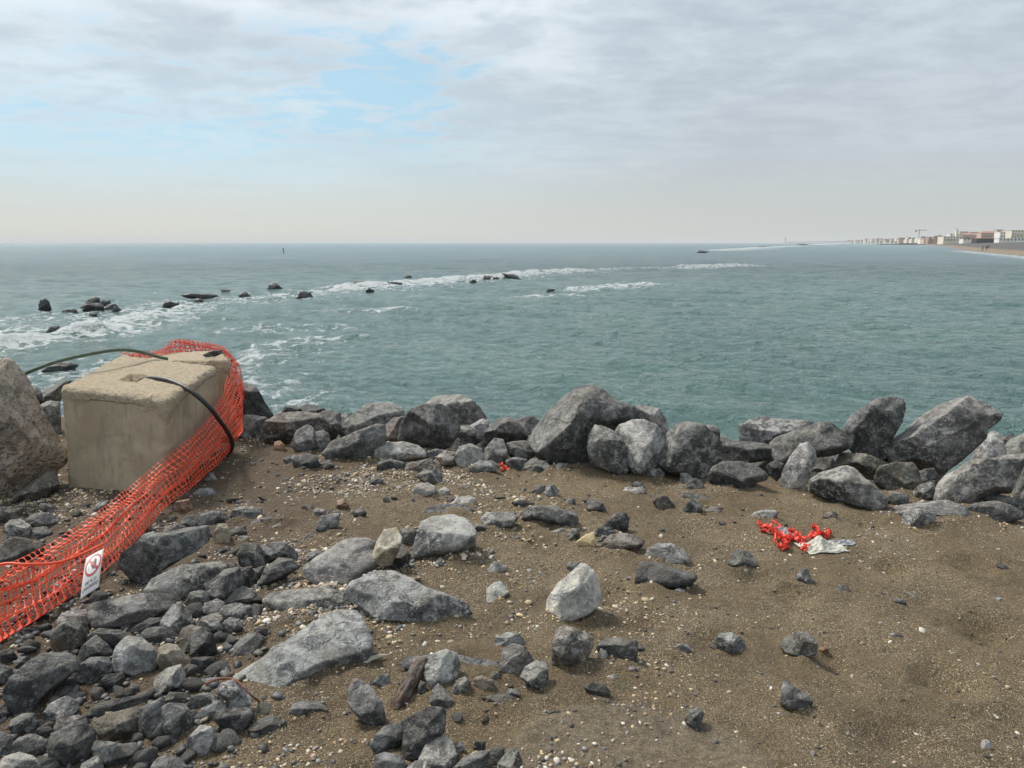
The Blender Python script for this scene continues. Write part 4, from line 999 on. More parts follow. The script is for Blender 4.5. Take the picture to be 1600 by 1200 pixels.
A2 = at_y(205, 566, 6.1); B2 = at_y(362, 562, 6.12); C2 = at_y(238, 549, 6.95); D2 = at_y(350, 548, 6.85)
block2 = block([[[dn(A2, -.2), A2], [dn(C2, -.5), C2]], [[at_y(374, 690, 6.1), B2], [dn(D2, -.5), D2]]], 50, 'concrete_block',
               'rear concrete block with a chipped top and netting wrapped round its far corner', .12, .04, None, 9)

rock(np.array([[1062, 182], [1085, 168], [1130, 157], [1150, 160], [1153, 176], [1120, 190], [1080, 192]], float) * .3 + (0, 500),
     'S', 'K', 'small black stone weighing the netting down on the rear concrete block', 6.3, 20, .7, 901, group='rocks scattered on the beach')

# ------------------------------------------------------------------ hoses and wire
M['hose_black'] = simple('black_rubber', (.022, .021, .020), .45, .3, 30, .002)
M['hose_green'] = simple('green_rope', (.085, .125, .085), .6, .3, 40, .003, 120)
M['rust'] = simple('rusted_wire', (.16, .065, .035), .9, .4, 60, .004, 90)
def spline_thing(name, pix, rad, seg, m_, label, cat, n=70, wob=0.0):
    P = catmull([at_y(x_, y_, Y_) if Y_ else ground_hit(x_, y_) + np.array([0, 0, rad * 1.0]) for x_, y_, Y_ in pix], n)
    if wob: P = P + wob * np.stack([vnoise(P * 9 + k * 11) for k in range(3)], 1)
    V_, F_ = tube(P, rad, seg); org = P[0]
    o = link(name, mesh_np(name, V_ - org, F_), m_, None, tuple(org)); tag(o, label, cat); return o
spline_thing('hose', [(214, 603, 5.28), (222, 594, 5.26), (240, 591, 5.2), (268, 596, 5.1), (298, 611, 5.0), (325, 634, 4.98), (342, 655, 5.05), (356, 675, 5.2), (363, 692, 5.35), (359, 706, 5.45), (345, 713, 5.6)],
             .016, 12, M['hose_black'], 'thick black hose arching from the socket of the near concrete block over the netting', 'hose')
spline_thing('rope', [(262, 561, 5.9), (245, 557, 5.85), (215, 549, 5.75), (185, 546.5, 5.6), (145, 552, 5.4), (95, 563, 5.2), (60, 575, 5.1), (36, 586, 5.1), (15, 603, 5.3)],
             .013, 10, M['hose_green'], 'green cable bowed between the huge brown boulder and the concrete block top', 'cable')
spline_thing('wire', [(322, 1068, 2.44), (340, 1063, 2.43), (362, 1062, 2.40), (378, 1068, 2.36), (395, 1085, 2.33), (412, 1105, None), (430, 1120, None), (446, 1134, None)],
             .0042, 8, M['rust'], 'rusty brown wire bent over the stones in front of the bone shaped slab', 'wire', wob=.006)

# ------------------------------------------------------------------ orange safety netting
m, t, b = new_mat('orange_plastic')
co = t.N('ShaderNodeTexCoord').outputs['Object']
c = t.mix(t.rng(t.noise(co, 3, 4), .35, .65), (.88, .085, .032), (.95, .14, .055))
c = t.mix(t.math('MULTIPLY', t.rng(t.noise(co, 30, 5), .55, .75), .3), c, (.45, .12, .06))
t.L(c, b.inputs['Base Color']); b.inputs['Roughness'].default_value = .42
tr = t.N('ShaderNodeBsdfTranslucent'); tr.inputs[0].default_value = (.9, .10, .03, 1)
mx = t.N('ShaderNodeMixShader'); mx.inputs[0].default_value = .25
t.L(b.outputs[0], mx.inputs[1]); t.L(tr.outputs[0], mx.inputs[2])
out = [n_ for n_ in m.node_tree.nodes if n_.type == 'OUTPUT_MATERIAL'][0]; t.L(mx.outputs[0], out.inputs[0])
M['orange'] = m
#            top px         Y     bottom px       Y (None = on the ground)
NET = [((-190, 965), 2.75, (-150, 1100), 2.45), ((-90, 925), 2.85, (-70, 1045), 2.6), ((0, 884), 3.02, (0, 1005), 2.80), ((50, 862), 3.25, (58, 970), 2.98),
       ((95, 838), 3.45, (110, 936), 3.18), ((150, 802), 3.80, (170, 886), 3.50), ((192, 770), 4.10, (218, 836), 3.88), ((234, 735), 4.42, (260, 790), 4.30),
       ((286, 692), 4.70, (302, 760), 4.62), ((326, 652), 5.20, (342, 724), 5.05), ((346, 618), 5.60, (366, 690), 5.45), ((357, 585), 5.95, (379, 674), 5.75),
       ((360, 560), 6.25, (376, 634), 6.1), ((349, 541), 6.75, (362, 580), 6.75), ((314, 534), 6.95, (318, 558), 7.0), ((279, 530), 6.85, (273, 550), 6.9),
       ((252, 546), 6.6, (250, 558), 6.55), ((222, 551), 6.35, (219, 561), 6.3), ((190, 556), 6.12, (188, 563), 6.12)]
topc = catmull([at_y(a[0], a[1], Ya) for a, Ya, b2, Yb in NET], 1200)
botc = catmull([at_y(b2[0], b2[1], Yb) for a, Ya, b2, Yb in NET], 1200)
mid_ = (topc + botc) / 2
s_ = np.concatenate([[0], np.cumsum(np.linalg.norm(np.diff(mid_, axis=0), axis=1))])
cell = .040; nu = int(s_[-1] / cell); NVF, NVB = 11, 3; nv = NVF + NVB
su = np.linspace(0, s_[-1], nu * 2 + 1)
def cint(C, s): return np.stack([np.interp(s, s_, C[:, k]) for k in range(3)], 1)
def net_surface(s, v):
    """s along, v in 0..nv across; rows past NVF fold back behind the front layer"""
    Tp = cint(topc, s); Bp = cint(botc, s)
    w1_ = np.clip(v / NVF, 0, 1); w2_ = np.clip((v - NVF) / NVB, 0, 1)
    f_ = (w1_ - .86 * w2_)[:, None]
    tan = cint(topc, s + .03) - cint(topc, s - .03); tan /= np.linalg.norm(tan, axis=1)[:, None] + 1e-9
    ac = Bp - Tp; nrm = np.cross(tan, ac); nrm /= np.linalg.norm(nrm, axis=1)[:, None] + 1e-9
    camd = CAMP - (Tp + Bp) / 2; nrm *= np.sign((nrm * camd).sum(1))[:, None]
    wd_ = np.linalg.norm(ac, axis=1)[:, None]
    # uneven gathering of the rows
    f2 = f_ + .045 * np.sin(f_ * 9 + 2.2 * np.sin(s * 1.7)[:, None]) * np.minimum(f_, 1 - f_).clip(0) * 4
    P = Tp + ac * f2
    bul = np.sin(math.pi * w1_.clip(0, 1)) * (v <= NVF) * .07 - (v > NVF) * (.03 + .09 * np.sin(math.pi * w2_ * .8))
    P = P + nrm * wd_ * bul[:, None]
    q = np.stack([s * 2.1, v * .32, 0 * s], 1)
    P = P + nrm * (.034 * fbm(q, 3) + .006 * np.sin(s * 23 + v * 1.1))[:, None] + ac * (.05 * fbm(q * .8 + 30, 2))[:, None]
    s2 = .012 * fbm(q * 1.3 + 60, 2)
    return P + tan * s2[:, None]
gi, gj = np.meshgrid(np.arange(nu * 2 + 1), np.arange(nv * 2 + 1), indexing='ij')
skew = .8 * cell * (gj / 2) * .55                                    # the squares lean into lozenges
def surf(i, j):
    s = su[0] + i / (nu * 2) * s_[-1] + .30 * cell * (j / 2)
    return net_surface(np.clip(s, .04, s_[-1] - .04), j / 2.0)
G = surf(gi.ravel().astype(float), gj.ravel().astype(float))
idx = np.arange(G.shape[0]).reshape(gi.shape)
Vn = [G]; Fn = []; base = len(G)
ci, cj = np.meshgrid(np.arange(nu), np.arange(nv), indexing='ij'); ci = ci.ravel(); cj = cj.ravel()
hr = [(-1, -1), (0, -1), (1, -1), (1, 0), (1, 1), (0, 1), (-1, 1), (-1, 0)]
gr = np.random.default_rng(5); hs = gr.uniform(.92, 1.04, len(ci))
for k, (a, c2) in enumerate(hr):
    m2 = .77 if (a and c2) else .92
    my = .78 if (a and c2) else .94
    Vn.append(surf(2 * ci + 1 + a * m2 * hs, 2 * cj + 1 + c2 * my * hs))
nC = len(ci)
for k in range(8):
    k2 = (k + 1) % 8
    o1 = idx[2 * ci + 1 + hr[k][0], 2 * cj + 1 + hr[k][1]]; o2 = idx[2 * ci + 1 + hr[k2][0], 2 * cj + 1 + hr[k2][1]]
    h1 = base + k * nC + np.arange(nC); h2 = base + k2 * nC + np.arange(nC)
    Fn.append(np.stack([o1, o2, h2, h1], 1))
Vn = np.concatenate(Vn); org = Vn[:, :].mean(0); org[2] = 0
net = link('safety_netting', mesh_np('safety_netting', Vn - org, np.concatenate(Fn)), M['orange'], None, tuple(org))
tag(net, 'long gathered orange plastic safety netting from the left edge round the concrete blocks', 'netting')
sm = net.modifiers.new('thickness', 'SOLIDIFY'); sm.thickness = .0018; sm.offset = 0
V_, F_ = tube(catmull([at_y(-190, 962, 2.74), at_y(-90, 925, 2.83), at_y(0, 884, 2.98), at_y(45, 882, 3.0), at_y(90, 880, 3.05), at_y(128, 868, 3.15), at_y(165, 850, 3.4)], 60) + np.array([0, -.02, .01]), .006, 8)
link('border_cord', mesh_np('border_cord', V_ - org, F_), M['orange'], net)
# loose red ends at the back of the near block
gr = np.random.default_rng(21); VV = []; FF = []; nV = 0
for k in range(9):
    a = np.array([gr.uniform(188, 222), gr.uniform(550, 560)]); e = a + (gr.uniform(-12, 14), gr.uniform(-4, 4)); P = [at_y(a[0], a[1], 6.1), at_y(*(a + (e - a) * .5 + (0, gr.uniform(-4, 3))), 6.05), at_y(e[0], e[1], 6.1)]
    V_, F_ = tube(catmull(P, 10), .004, 5); VV.append(V_); FF.append([f_ + nV for f_ in F_]); nV += len(V_)
V_ = np.concatenate(VV) - org
link('torn_strands', mesh_np('torn_strands', V_, [np.concatenate([f_[0] for f_ in FF]), np.concatenate([f_[1] for f_ in FF])]), M['orange'], net)

# ------------------------------------------------------------------ the no entry sign
M['sign_white'] = simple('white_sign_plastic', (.60, .57, .54), .5, .08, 14)
M['sign_red'] = simple('sign_red', (.36, .035, .045), .5, .1)
M['sign_ink'] = simple('sign_black', (.018, .018, .02), .5, .1)
M['sign_grey'] = simple('sign_grey', (.33, .32, .31), .6, .1)
sTL, sTR, sBR, sBL = at_y(134.5, 872, 3.10), at_y(162.5, 857.5, 3.16), at_y(154.5, 917, 3.00), at_y(125.5, 937, 2.94)
sN = np.cross(sTR - sTL, sBL - sTL); sN /= np.linalg.norm(sN); sN *= np.sign(sN @ (CAMP - sTL))
def sgn(u_, v_, off=0.0):                       # u 0..1 right, v 0..1 up
    u_ = np.asarray(u_, float); v_ = np.asarray(v_, float)
    a = (1 - u_)[..., None] * sBL + u_[..., None] * sBR; c2 = (1 - u_)[..., None] * sTL + u_[..., None] * sTR
    p = a + (c2 - a) * v_[..., None]
    bow = .018 * np.sin(math.pi * v_) + .004 * np.sin(math.pi * u_)
    return p + sN * (bow + off)[..., None]
sign_root = empty('warning_sign', tuple(sBL), 'small white no entry sign with a red ring hanging on the orange netting', 'sign')
def sign_part(name, V_, F_, m_):
    return link(name, mesh_np(name, V_ - sBL, F_, False), m_, sign_root)
gu, gv = np.meshgrid(np.linspace(0, 1, 9), np.linspace(0, 1, 25), indexing='ij')
fr_ = sgn(gu.ravel(), gv.ravel()); bk_ = sgn(gu.ravel(), gv.ravel(), np.array(-.0018)); gf = grid_faces(9, 25); rim = []
bd = [i * 25 for i in range(9)] + [8 * 25 + j for j in range(1, 25)] + [i * 25 + 24 for i in range(7, -1, -1)] + [j for j in range(23, 0, -1)]
rim = np.array([[bd[i], bd[(i + 1) % len(bd)], bd[(i + 1) % len(bd)] + 225, bd[i] + 225] for i in range(len(bd))])
plate = sign_part('panel', np.vstack([fr_, bk_]), np.concatenate([gf, gf[:, ::-1] + 225, rim]), M['sign_white'])
AS = 1.55                                       # panel height / width in its own drawing
def ring_pts(cx, cy, r0, r1, a0=0, a1=2 * math.pi, n=48):
    a = np.linspace(a0, a1, n); return np.stack([cx + r0 * np.cos(a), cy + r0 * np.sin(a) / AS], 1), np.stack([cx + r1 * np.cos(a), cy + r1 * np.sin(a) / AS], 1)
def flat(name, polys, m_, off):
    V_ = []; F_ = {}
    for p in polys:
        n0 = len(V_); V_ += [tuple(q) for q in p]; F_.setdefault(len(p), []).append(list(range(n0, n0 + len(p))))
    V_ = np.array(V_); W = sgn(V_[:, 0], V_[:, 1], np.array(off))
    return sign_part(name, W, [np.array(f_) for f_ in F_.values()], m_)
ri, ro = ring_pts(.5, .66, .37, .45)
qs = [[ri[k], ro[k], ro[k + 1], ri[k + 1]] for k in range(47)]
flat('red_ring', qs, M['sign_red'], .0012)
c45 = .37 * .72; wb = .05
p1 = np.array([.5 - c45, .66 + c45 / AS]); p2 = np.array([.5 + c45, .66 - c45 / AS]); pn = np.array([wb * .7, wb * .7 / AS])
bars = [[p1 + (p2 - p1) * a - pn, p1 + (p2 - p1) * (a + .125) - pn, p1 + (p2 - p1) * (a + .125) + pn, p1 + (p2 - p1) * a + pn] for a in np.arange(0, 1, .125)]
flat('red_bar', bars, M['sign_red'], .0020)
def rot(p, c0, a): p = (np.array(p) - c0) * (1, AS); return p @ np.array([[math.cos(a), math.sin(a)], [-math.sin(a), math.cos(a)]]) / (1, AS) + c0
hand = []
hc = np.array([.56, .64])
palm = [(.47, .56), (.52, .53), (.61, .53), (.66, .58), (.66, .66), (.48, .66)]; hand.append(rot(palm, hc, -.05))
for x0, hgt in ((.48, .10), (.525, .145), (.572, .15), (.618, .115)):
    hand.append(rot([(x0, .65), (x0 + .040, .65), (x0 + .038, .65 + hgt), (x0 + .02, .66 + hgt), (x0 + .002, .65 + hgt)], hc, -.05))
hand.append(rot([(.48, .56), (.49, .61), (.40, .665), (.375, .655), (.385, .635)], hc, -.05))
flat('hand_symbol', hand, M['sign_ink'], .0014)
fig = [[(.24, .60), (.28, .60), (.28, .615), (.24, .615)], [(.25, .62), (.285, .62), (.285, .645), (.25, .645)], [(.22, .565), (.32, .565), (.32, .573), (.22, .573)]]
flat('figure_symbol', fig, M['sign_grey'], .0011)
def text_part(name, body, u0, u1, v0, v1):
    cu = bpy.data.curves.new(name, 'FONT'); cu.body = body; cu.resolution_u = 3; cu.offset = .012
    to = bpy.data.objects.new(name, cu); COL.objects.link(to)
    dg = bpy.context.evaluated_depsgraph_get(); dg.update(); me = bpy.data.meshes.new_from_object(to.evaluated_get(dg))
    bpy.data.objects.remove(to)
    n_ = len(me.vertices); V_ = np.zeros(n_ * 3); me.vertices.foreach_get('co', V_); V_ = V_.reshape(-1, 3)
    lo, hi = V_.min(0), V_.max(0)
    W = sgn(u0 + (V_[:, 0] - lo[0]) / (hi[0] - lo[0]) * (u1 - u0), v0 + (V_[:, 1] - lo[1]) / (hi[1] - lo[1]) * (v1 - v0), np.array(.0012)) - sBL
    me.vertices.foreach_set('co', W.astype(np.float32).ravel()); me.update()
    return link(name, me, M['sign_ink'], sign_root)
text_part('lettering', 'VIETATO', .17, .80, .215, .285)
text_part('lettering', "L'INGRESSO", .06, .92, .105, .175)

# ------------------------------------------------------------------ driftwood, bleached sliver
def V6(L): return np.array(L, float).reshape(-1, 2) * .325 + (340, 840)
dw = catmull([at_y(*V6([855, 835])[0], 2.36), at_y(*V6([885, 770])[0], 2.42), at_y(*V6([925, 700])[0], 2.48), at_y(*V6([962, 630])[0], 2.54), at_y(*V6([1000, 582])[0], 2.59)], 60)
V_, F_ = tube(dw, .027 * np.interp(np.linspace(0, 1, 60), [0, .12, .5, .85, 1], [.35, .85, 1.0, .8, .35]), 40)
cx_ = np.repeat(dw, 40, 0); dd = V_[:2400] - cx_
an = np.tile(np.arange(40), 60) * 2 * math.pi / 40; al = np.repeat(np.linspace(0, 1, 60), 40)
rdg = fbm(np.stack([np.cos(an) * 3.5, np.sin(an) * 3.5, al * 3], 1), 4, .6)
V_[:2400] = cx_ + dd * (1 + .55 * rdg)[:, None]
o = link('driftwood', mesh_np('driftwood', V_ - dw[0], F_), M['V'], None, tuple(dw[0])); o.color = (1, 1, 1, 1)
tag(o, 'dark red brown splintered driftwood leaning on the light grey upright rock', 'driftwood')
dw2 = catmull([ground_hit(*V6([660, 643])[0]), ground_hit(*V6([740, 605])[0]) + (0, 0, .012), ground_hit(*V6([832, 578])[0]) + (0, 0, .006)], 24)
V_, F_ = tube(dw2, .011 * np.interp(np.linspace(0, 1, 24), [0, .3, .7, 1], [.3, 1, .8, .2]), 10)
V_[:, 2] += .008
o = link('wood_sliver', mesh_np('wood_sliver', V_ - dw2[0], F_), M['E'], None, tuple(dw2[0]))
tag(o, 'bleached white sliver of wood lying on the sand left of the driftwood', 'wood sliver')

# ------------------------------------------------------------------ torn plastic and cloth on the right hand sand
def ribbon_blob(name, pix, label, cat, m_, wid, seed, n=26, lift=.03, tabs=True):
    g = np.random.default_rng(seed); VV = []; FF = []; nV = 0; org = ground_hit(*pix[0][0])
    for chain in pix:
        P = catmull([ground_hit(x_, y_) + np.array([0, 0, lift * g.uniform(.2, 1)]) for x_, y_ in chain], n)
        sd_ = g.uniform(0, 50); tw = g.uniform(0, 6)
        t_ = np.gradient(P, axis=0); t_ /= np.linalg.norm(t_, axis=1)[:, None]
        side = np.cross(t_, [0, 0, 1.0]); side /= np.linalg.norm(side, axis=1)[:, None]; up = np.cross(side, t_)
        l_ = np.linspace(0, 1, n); a = tw + 7 * vnoise(np.stack([l_ * 5 + sd_, l_ * 0, l_ * 0], 1))
        wv = wid * (1 + .85 * vnoise(np.stack([l_ * 14 + sd_, l_ * 0 + 3, l_ * 0], 1))) * np.interp(l_, [0, .1, .9, 1], [.4, 1, 1, .3])
        dirv = side * np.cos(a)[:, None] + up * np.sin(a)[:, None]
        P = P + up * (.012 * vnoise(np.stack([l_ * 12 + sd_, l_ * 0 + 5, l_ * 0], 1)))[:, None]
        k_ = 5; rows = np.stack([P + dirv * (wv * f_)[:, None] + np.cross(dirv, t_) * (wv * .12 * (1 - (2 * f_) ** 2))[:, None] for f_ in np.linspace(-.5, .5, k_)], 1)
        VV.append(rows.reshape(-1, 3)); FF.append(grid_faces(n, k_) + nV); nV += n * k_
    V_ = np.concatenate(VV); V_[:, 2] = np.maximum(V_[:, 2], ground(V_[:, 0], V_[:, 1]) + .002)
    o = link(name, mesh_np(name, V_ - org, np.concatenate(FF)), m_, None, tuple(org)); tag(o, label, cat)
    s2 = o.modifiers.new('thickness', 'SOLIDIFY'); s2.thickness = .0016; s2.offset = 0
    return o
M['red_plastic'] = simple('red_plastic', (.78, .060, .035), .4, .15, 12)
def V5(*L): return [tuple(q) for q in (np.array(L, float).reshape(-1, 2) * .3 + (1120, 580))]
ribbon_blob('torn_netting', [V5(218, 795, 240, 835, 280, 850, 330, 870), V5(225, 800, 262, 815, 300, 812, 335, 850), V5(300, 870, 310, 905, 330, 925, 350, 940),
            V5(330, 850, 350, 880, 360, 910, 355, 938), V5(320, 880, 345, 900, 375, 890, 400, 865), V5(365, 860, 400, 850, 440, 870, 430, 905),
            V5(400, 880, 440, 890, 480, 885, 520, 850), V5(430, 905, 455, 925, 480, 932, 495, 930), V5(440, 890, 450, 925, 460, 945), V5(490, 825, 515, 835, 530, 860, 500, 880),
            V5(515, 820, 520, 845, 550, 865, 585, 850), V5(560, 875, 582, 862, 585, 848), V5(300, 860, 335, 862, 370, 875, 380, 905), V5(385, 855, 410, 875, 415, 905),
            V5(335, 930, 360, 925, 372, 940), V5(260, 830, 300, 835, 320, 850)],
            'heap of torn bright red plastic netting shreds on the sand', 'torn netting', M['red_plastic'], .028, 31, lift=.028)
M['bag'] = simple('dirty_white_plastic', (.52, .50, .42), .5, .22, 18, .004, 40)
def crumple(name, cpx, wx, wy, rotz, hgt, label, cat, m_, seed, nn=60, shape=None):
    c0 = ground_hit(*cpx); g_ = np.linspace(-1, 1, nn); a, c2 = np.meshgrid(g_, g_, indexing='ij'); a = a.ravel(); c2 = c2.ravel()
    rr2 = np.maximum(np.abs(a), np.abs(c2)); k = 1 + .28 * fbm(np.stack([a * 1.3 + seed, c2 * 1.3, a * 0], 1), 3)
    x_ = a * wx * k; y_ = c2 * wy * k; X_ = c0[0] + x_ * math.cos(rotz) - y_ * math.sin(rotz); Y_ = c0[1] + x_ * math.sin(rotz) + y_ * math.cos(rotz)
    q = np.stack([a * 2.2 + seed * 3, c2 * 2.2, a * 0], 1)
    f1 = 1 - np.abs(fbm(q, 3)) * 2.2; f2 = 1 - np.abs(fbm(q * 2.3 + 9, 3)) * 2
    Z_ = ground(X_, Y_) + .004 + hgt * np.clip(.55 * f1 + .25 * f2, 0, 1) * (1 - rr2 ** 3) + .002
    if shape is not None: Z_ = Z_ + shape(a, c2)
    V_ = np.stack([X_, Y_, Z_], 1) - c0
    o = link(name, mesh_np(name, V_, grid_faces(nn, nn)), m_, None, tuple(c0)); tag(o, label, cat)
    s2 = o.modifiers.new('thickness', 'SOLIDIFY'); s2.thickness = .0012; s2.offset = 1
    return o
crumple('plastic_bag', (1288, 860), .115, .06, .16, .03, 'crumpled dirty white plastic bag half buried beside the red plastic', 'plastic bag', M['bag'], 4,
        shape=lambda a, c2: .055 * np.exp(-((a + .15) / .38) ** 2 - ((c2 - .15) / .6) ** 2))
M['film'] = simple('grey_plastic_film', (.30, .31, .32), .35, .25, 16, .003, 40)
crumple('plastic_film', (1314, 850), .07, .035, -.2, .02, 'grey translucent scrap of plastic film behind the white bag', 'plastic scrap', M['film'], 8)
crumple('plastic_film', (1226, 836), .035, .05, .3, .05, 'pale grey plastic scrap caught among the red shreds', 'plastic scrap', M['film'], 12)
ribbon_blob('plastic_scrap', [[(596, 958), (600, 963), (607, 966)], [(603, 957), (600, 966), (598, 970)]], 'small red plastic scrap on the big rounded buried rock', 'plastic scrap', M['red_plastic'], .014, 77, 10, .012)
ribbon_blob('plastic_scrap', [[(776, 734), (786, 731), (797, 738)], [(780, 738), (790, 735), (793, 731)], [(783, 730), (786, 738)]], 'orange plastic scrap at the foot of the boulder row', 'plastic scrap', M['orange'], .02, 78, 10, .03)
# grass blades and seaweed
M['grass'] = simple('green_grass', (.07, .10, .03), .6, .3)
g = np.random.default_rng(8); VV = []; FF = []; c0 = ground_hit(975, 1073)
for k in range(16):
    p = c0 + (g.uniform(-.03, .03), g.uniform(-.03, .03), .002); a = g.uniform(0, 6.28); l_ = g.uniform(.02, .05)
    q = p + np.array([math.cos(a) * l_, math.sin(a) * l_, l_ * .35]); sd_ = np.array([-math.sin(a), math.cos(a), 0]) * .0012
    n0 = len(VV) * 3; VV.append(np.array([p - sd_, p + sd_, q])); FF.append([n0, n0 + 1, n0 + 2])
o = link('grass', mesh_np('grass', np.concatenate(VV) - c0, np.array(FF), False), M['grass'], None, tuple(c0)); tag(o, kind='stuff')

# ------------------------------------------------------------------ small stones scattered by kind, from a few prototypes
from math import pi
def inside_any(px, py, polys, pad=0):
    for P in polys:
        if px < P[:, 0].min() - pad or px > P[:, 0].max() + pad or py < P[:, 1].min() - pad or py > P[:, 1].max() + pad: continue
        x_, y_ = P[:, 0], P[:, 1]; x2, y2 = np.roll(x_, -1), np.roll(y_, -1)
        cr_ = ((y_ > py) != (y2 > py)) & (px < (x2 - x_) * (py - y_) / (y2 - y_ + 1e-12) + x_)
        if cr_.sum() % 2: return True
    return False
def to_px(p):
    d = MR.T @ (np.asarray(p) - CAMP); return CX + F * d[0] / -d[2], CY - F * d[1] / -d[2]
def proto_rock(seed, flat_=.7, s=3, ang=True):
    U, Fc = ico(s); g = np.random.default_rng(seed); R = np.ones(len(U))
    if ang:
        for k in range(13):
            n_ = g.normal(size=3); n_ /= np.linalg.norm(n_); un = U @ n_
            R = np.minimum(R, np.where(un > .01, g.uniform(.52, .88) / np.maximum(un, .01), 9))
    R = R * (1 + .06 * fbm(U * 2 + seed, 3) + .02 * fbm(U * 8 + seed, 2))
    V_ = U * R[:, None] * np.array([g.uniform(.85, 1.25), g.uniform(.7, 1), flat_ * g.uniform(.75, 1.15)])
    return mesh_np('stone', V_ / np.abs(V_).max(), Fc)
PROT = {m_: [proto_rock(500 + 17 * j + 3 * i) for j in range(5)] for i, m_ in enumerate('KDGHBTWRPO')}
for m_, L_ in PROT.items():
    for me_ in L_: me_.materials.append(M[m_])
def scatter(poly_px, n, smin, smax, mats, label, group, seed, cat='stone', sink=.25, name='stone', power=2.2):
    g = np.random.default_rng(seed); P = np.array(poly_px, float); k = 0; tries = 0
    while k < n and tries < n * 40:
        tries += 1
        px_ = g.uniform(P[:, 0].min(), P[:, 0].max()); py_ = g.uniform(P[:, 1].min(), P[:, 1].max())
        if not inside_any(px_, py_, [P]) : continue
        p = ground_hit(px_, py_); r_ = smin + (smax - smin) * g.random() ** power
        if inside_any(px_, py_, OUT) or inside_any(px_, py_ - r_ * F / p[1] * .6, OUT): continue
        mt = mats[int(g.integers(len(mats)))]; me = PROT[mt][int(g.integers(5))]
        o = bpy.data.objects.new(name, me); COL.objects.link(o)
        o.location = (p[0], p[1], p[2] + r_ * (.35 - sink)); o.rotation_euler = (g.normal(0, .35), g.normal(0, .35), g.uniform(0, 6.28))
        s = r_ * np.array([1, g.uniform(.75, 1.1), g.uniform(.6, 1.1)]); o.scale = tuple(s)
        v_ = g.uniform(.8, 1.2); o.color = (v_, v_, v_, 1)
        lb = label[mt] if isinstance(label, dict) else label
        tag(o, lb, cat, group); k += 1
BOTL = [(0, 960), (60, 960), (200, 880), (330, 830), (420, 860), (400, 960), (350, 1040), (430, 1110), (330, 1200), (0, 1200)]
nm_ = {'K': 'black', 'D': 'dark slate', 'G': 'grey', 'B': 'brownish grey', 'H': 'pale grey', 'T': 'tan', 'W': 'whitish', 'R': 'rust coloured', 'P': 'pinkish', 'O': 'olive brown'}
def lab(fmt): return {k: fmt % v for k, v in nm_.items()}
scatter(BOTL, 64, .022, .056, 'KDDDGGB', lab('small %s stone filling the gaps of the rubble heap below the netting'), 'small stones in the rubble below the netting', 41, power=1.3)
scatter([(0, 800), (230, 770), (120, 850), (0, 880)], 12, .02, .05, 'DBBG', lab('small %s stone on the soil between concrete block and netting'), 'small stones behind the netting', 42)
scatter([(180, 870), (230, 810), (300, 750), (420, 770), (440, 830), (330, 840), (230, 900)], 28, .016, .042, 'DGDGBP', lab('small %s stone in the rubble bank right of the netting'), 'small stones right of the netting', 43)
scatter([(360, 690), (560, 715), (700, 735), (860, 735), (900, 800), (700, 820), (560, 770), (400, 770)], 56, .012, .036, 'DGDGBHTPRHT', lab('small %s stone in the shingle below the left half of the boulder row'), 'small stones below the boulder row', 44)
scatter([(860, 740), (1130, 760), (1230, 780), (1220, 840), (1060, 830), (900, 850)], 14, .010, .030, 'DGDGBH', lab('small %s stone in the sand below the right half of the boulder row'), 'small stones below the boulder row', 45)
scatter([(540, 1040), (860, 1040), (880, 1120), (700, 1150), (560, 1150)], 12, .010, .028, 'KDGB', lab('small %s stone round the driftwood'), 'small stones round the driftwood', 46)
scatter([(420, 940), (1600, 880), (1600, 1200), (330, 1200)], 8, .008, .018, 'KDGB', lab('tiny %s stone dotted on the open sand'), 'tiny stones on the open sand', 47)
scatter([(1090, 790), (1240, 800), (1230, 835), (1100, 825)], 6, .010, .022, 'KKDD', lab('tiny %s stone in the dark patch above the red plastic'), 'tiny stones above the red plastic', 48)
# boulders on the sea side of the row, partly seen through its gaps
g = np.random.default_rng(60)
for k in range(26):
    X_ = -1.9 + (k % 13) * .43 + g.uniform(-.08, .08); Y_ = edge_y(X_) + g.uniform(.75, 1.15) + (1.3 if k > 12 else 0); z_ = float(ground(np.array([X_]), np.array([Y_]))[0])
    me = proto_rock(800 + k, .8, 5); me.materials.append(M['KDKB'[k % 4]])
    o = bpy.data.objects.new('boulder', me); COL.objects.link(o); s = g.uniform(.26, .34)
    o.location = (X_, Y_, z_ - .02 + s * .25); o.rotation_euler = (g.normal(0, .3), g.normal(0, .3), g.uniform(0, 6)); o.scale = (s, s, s * .8)
    tag(o, 'dark boulder low on the seaward slope, glimpsed through gaps of the boulder row', 'boulder', 'boulders on the seaward slope')

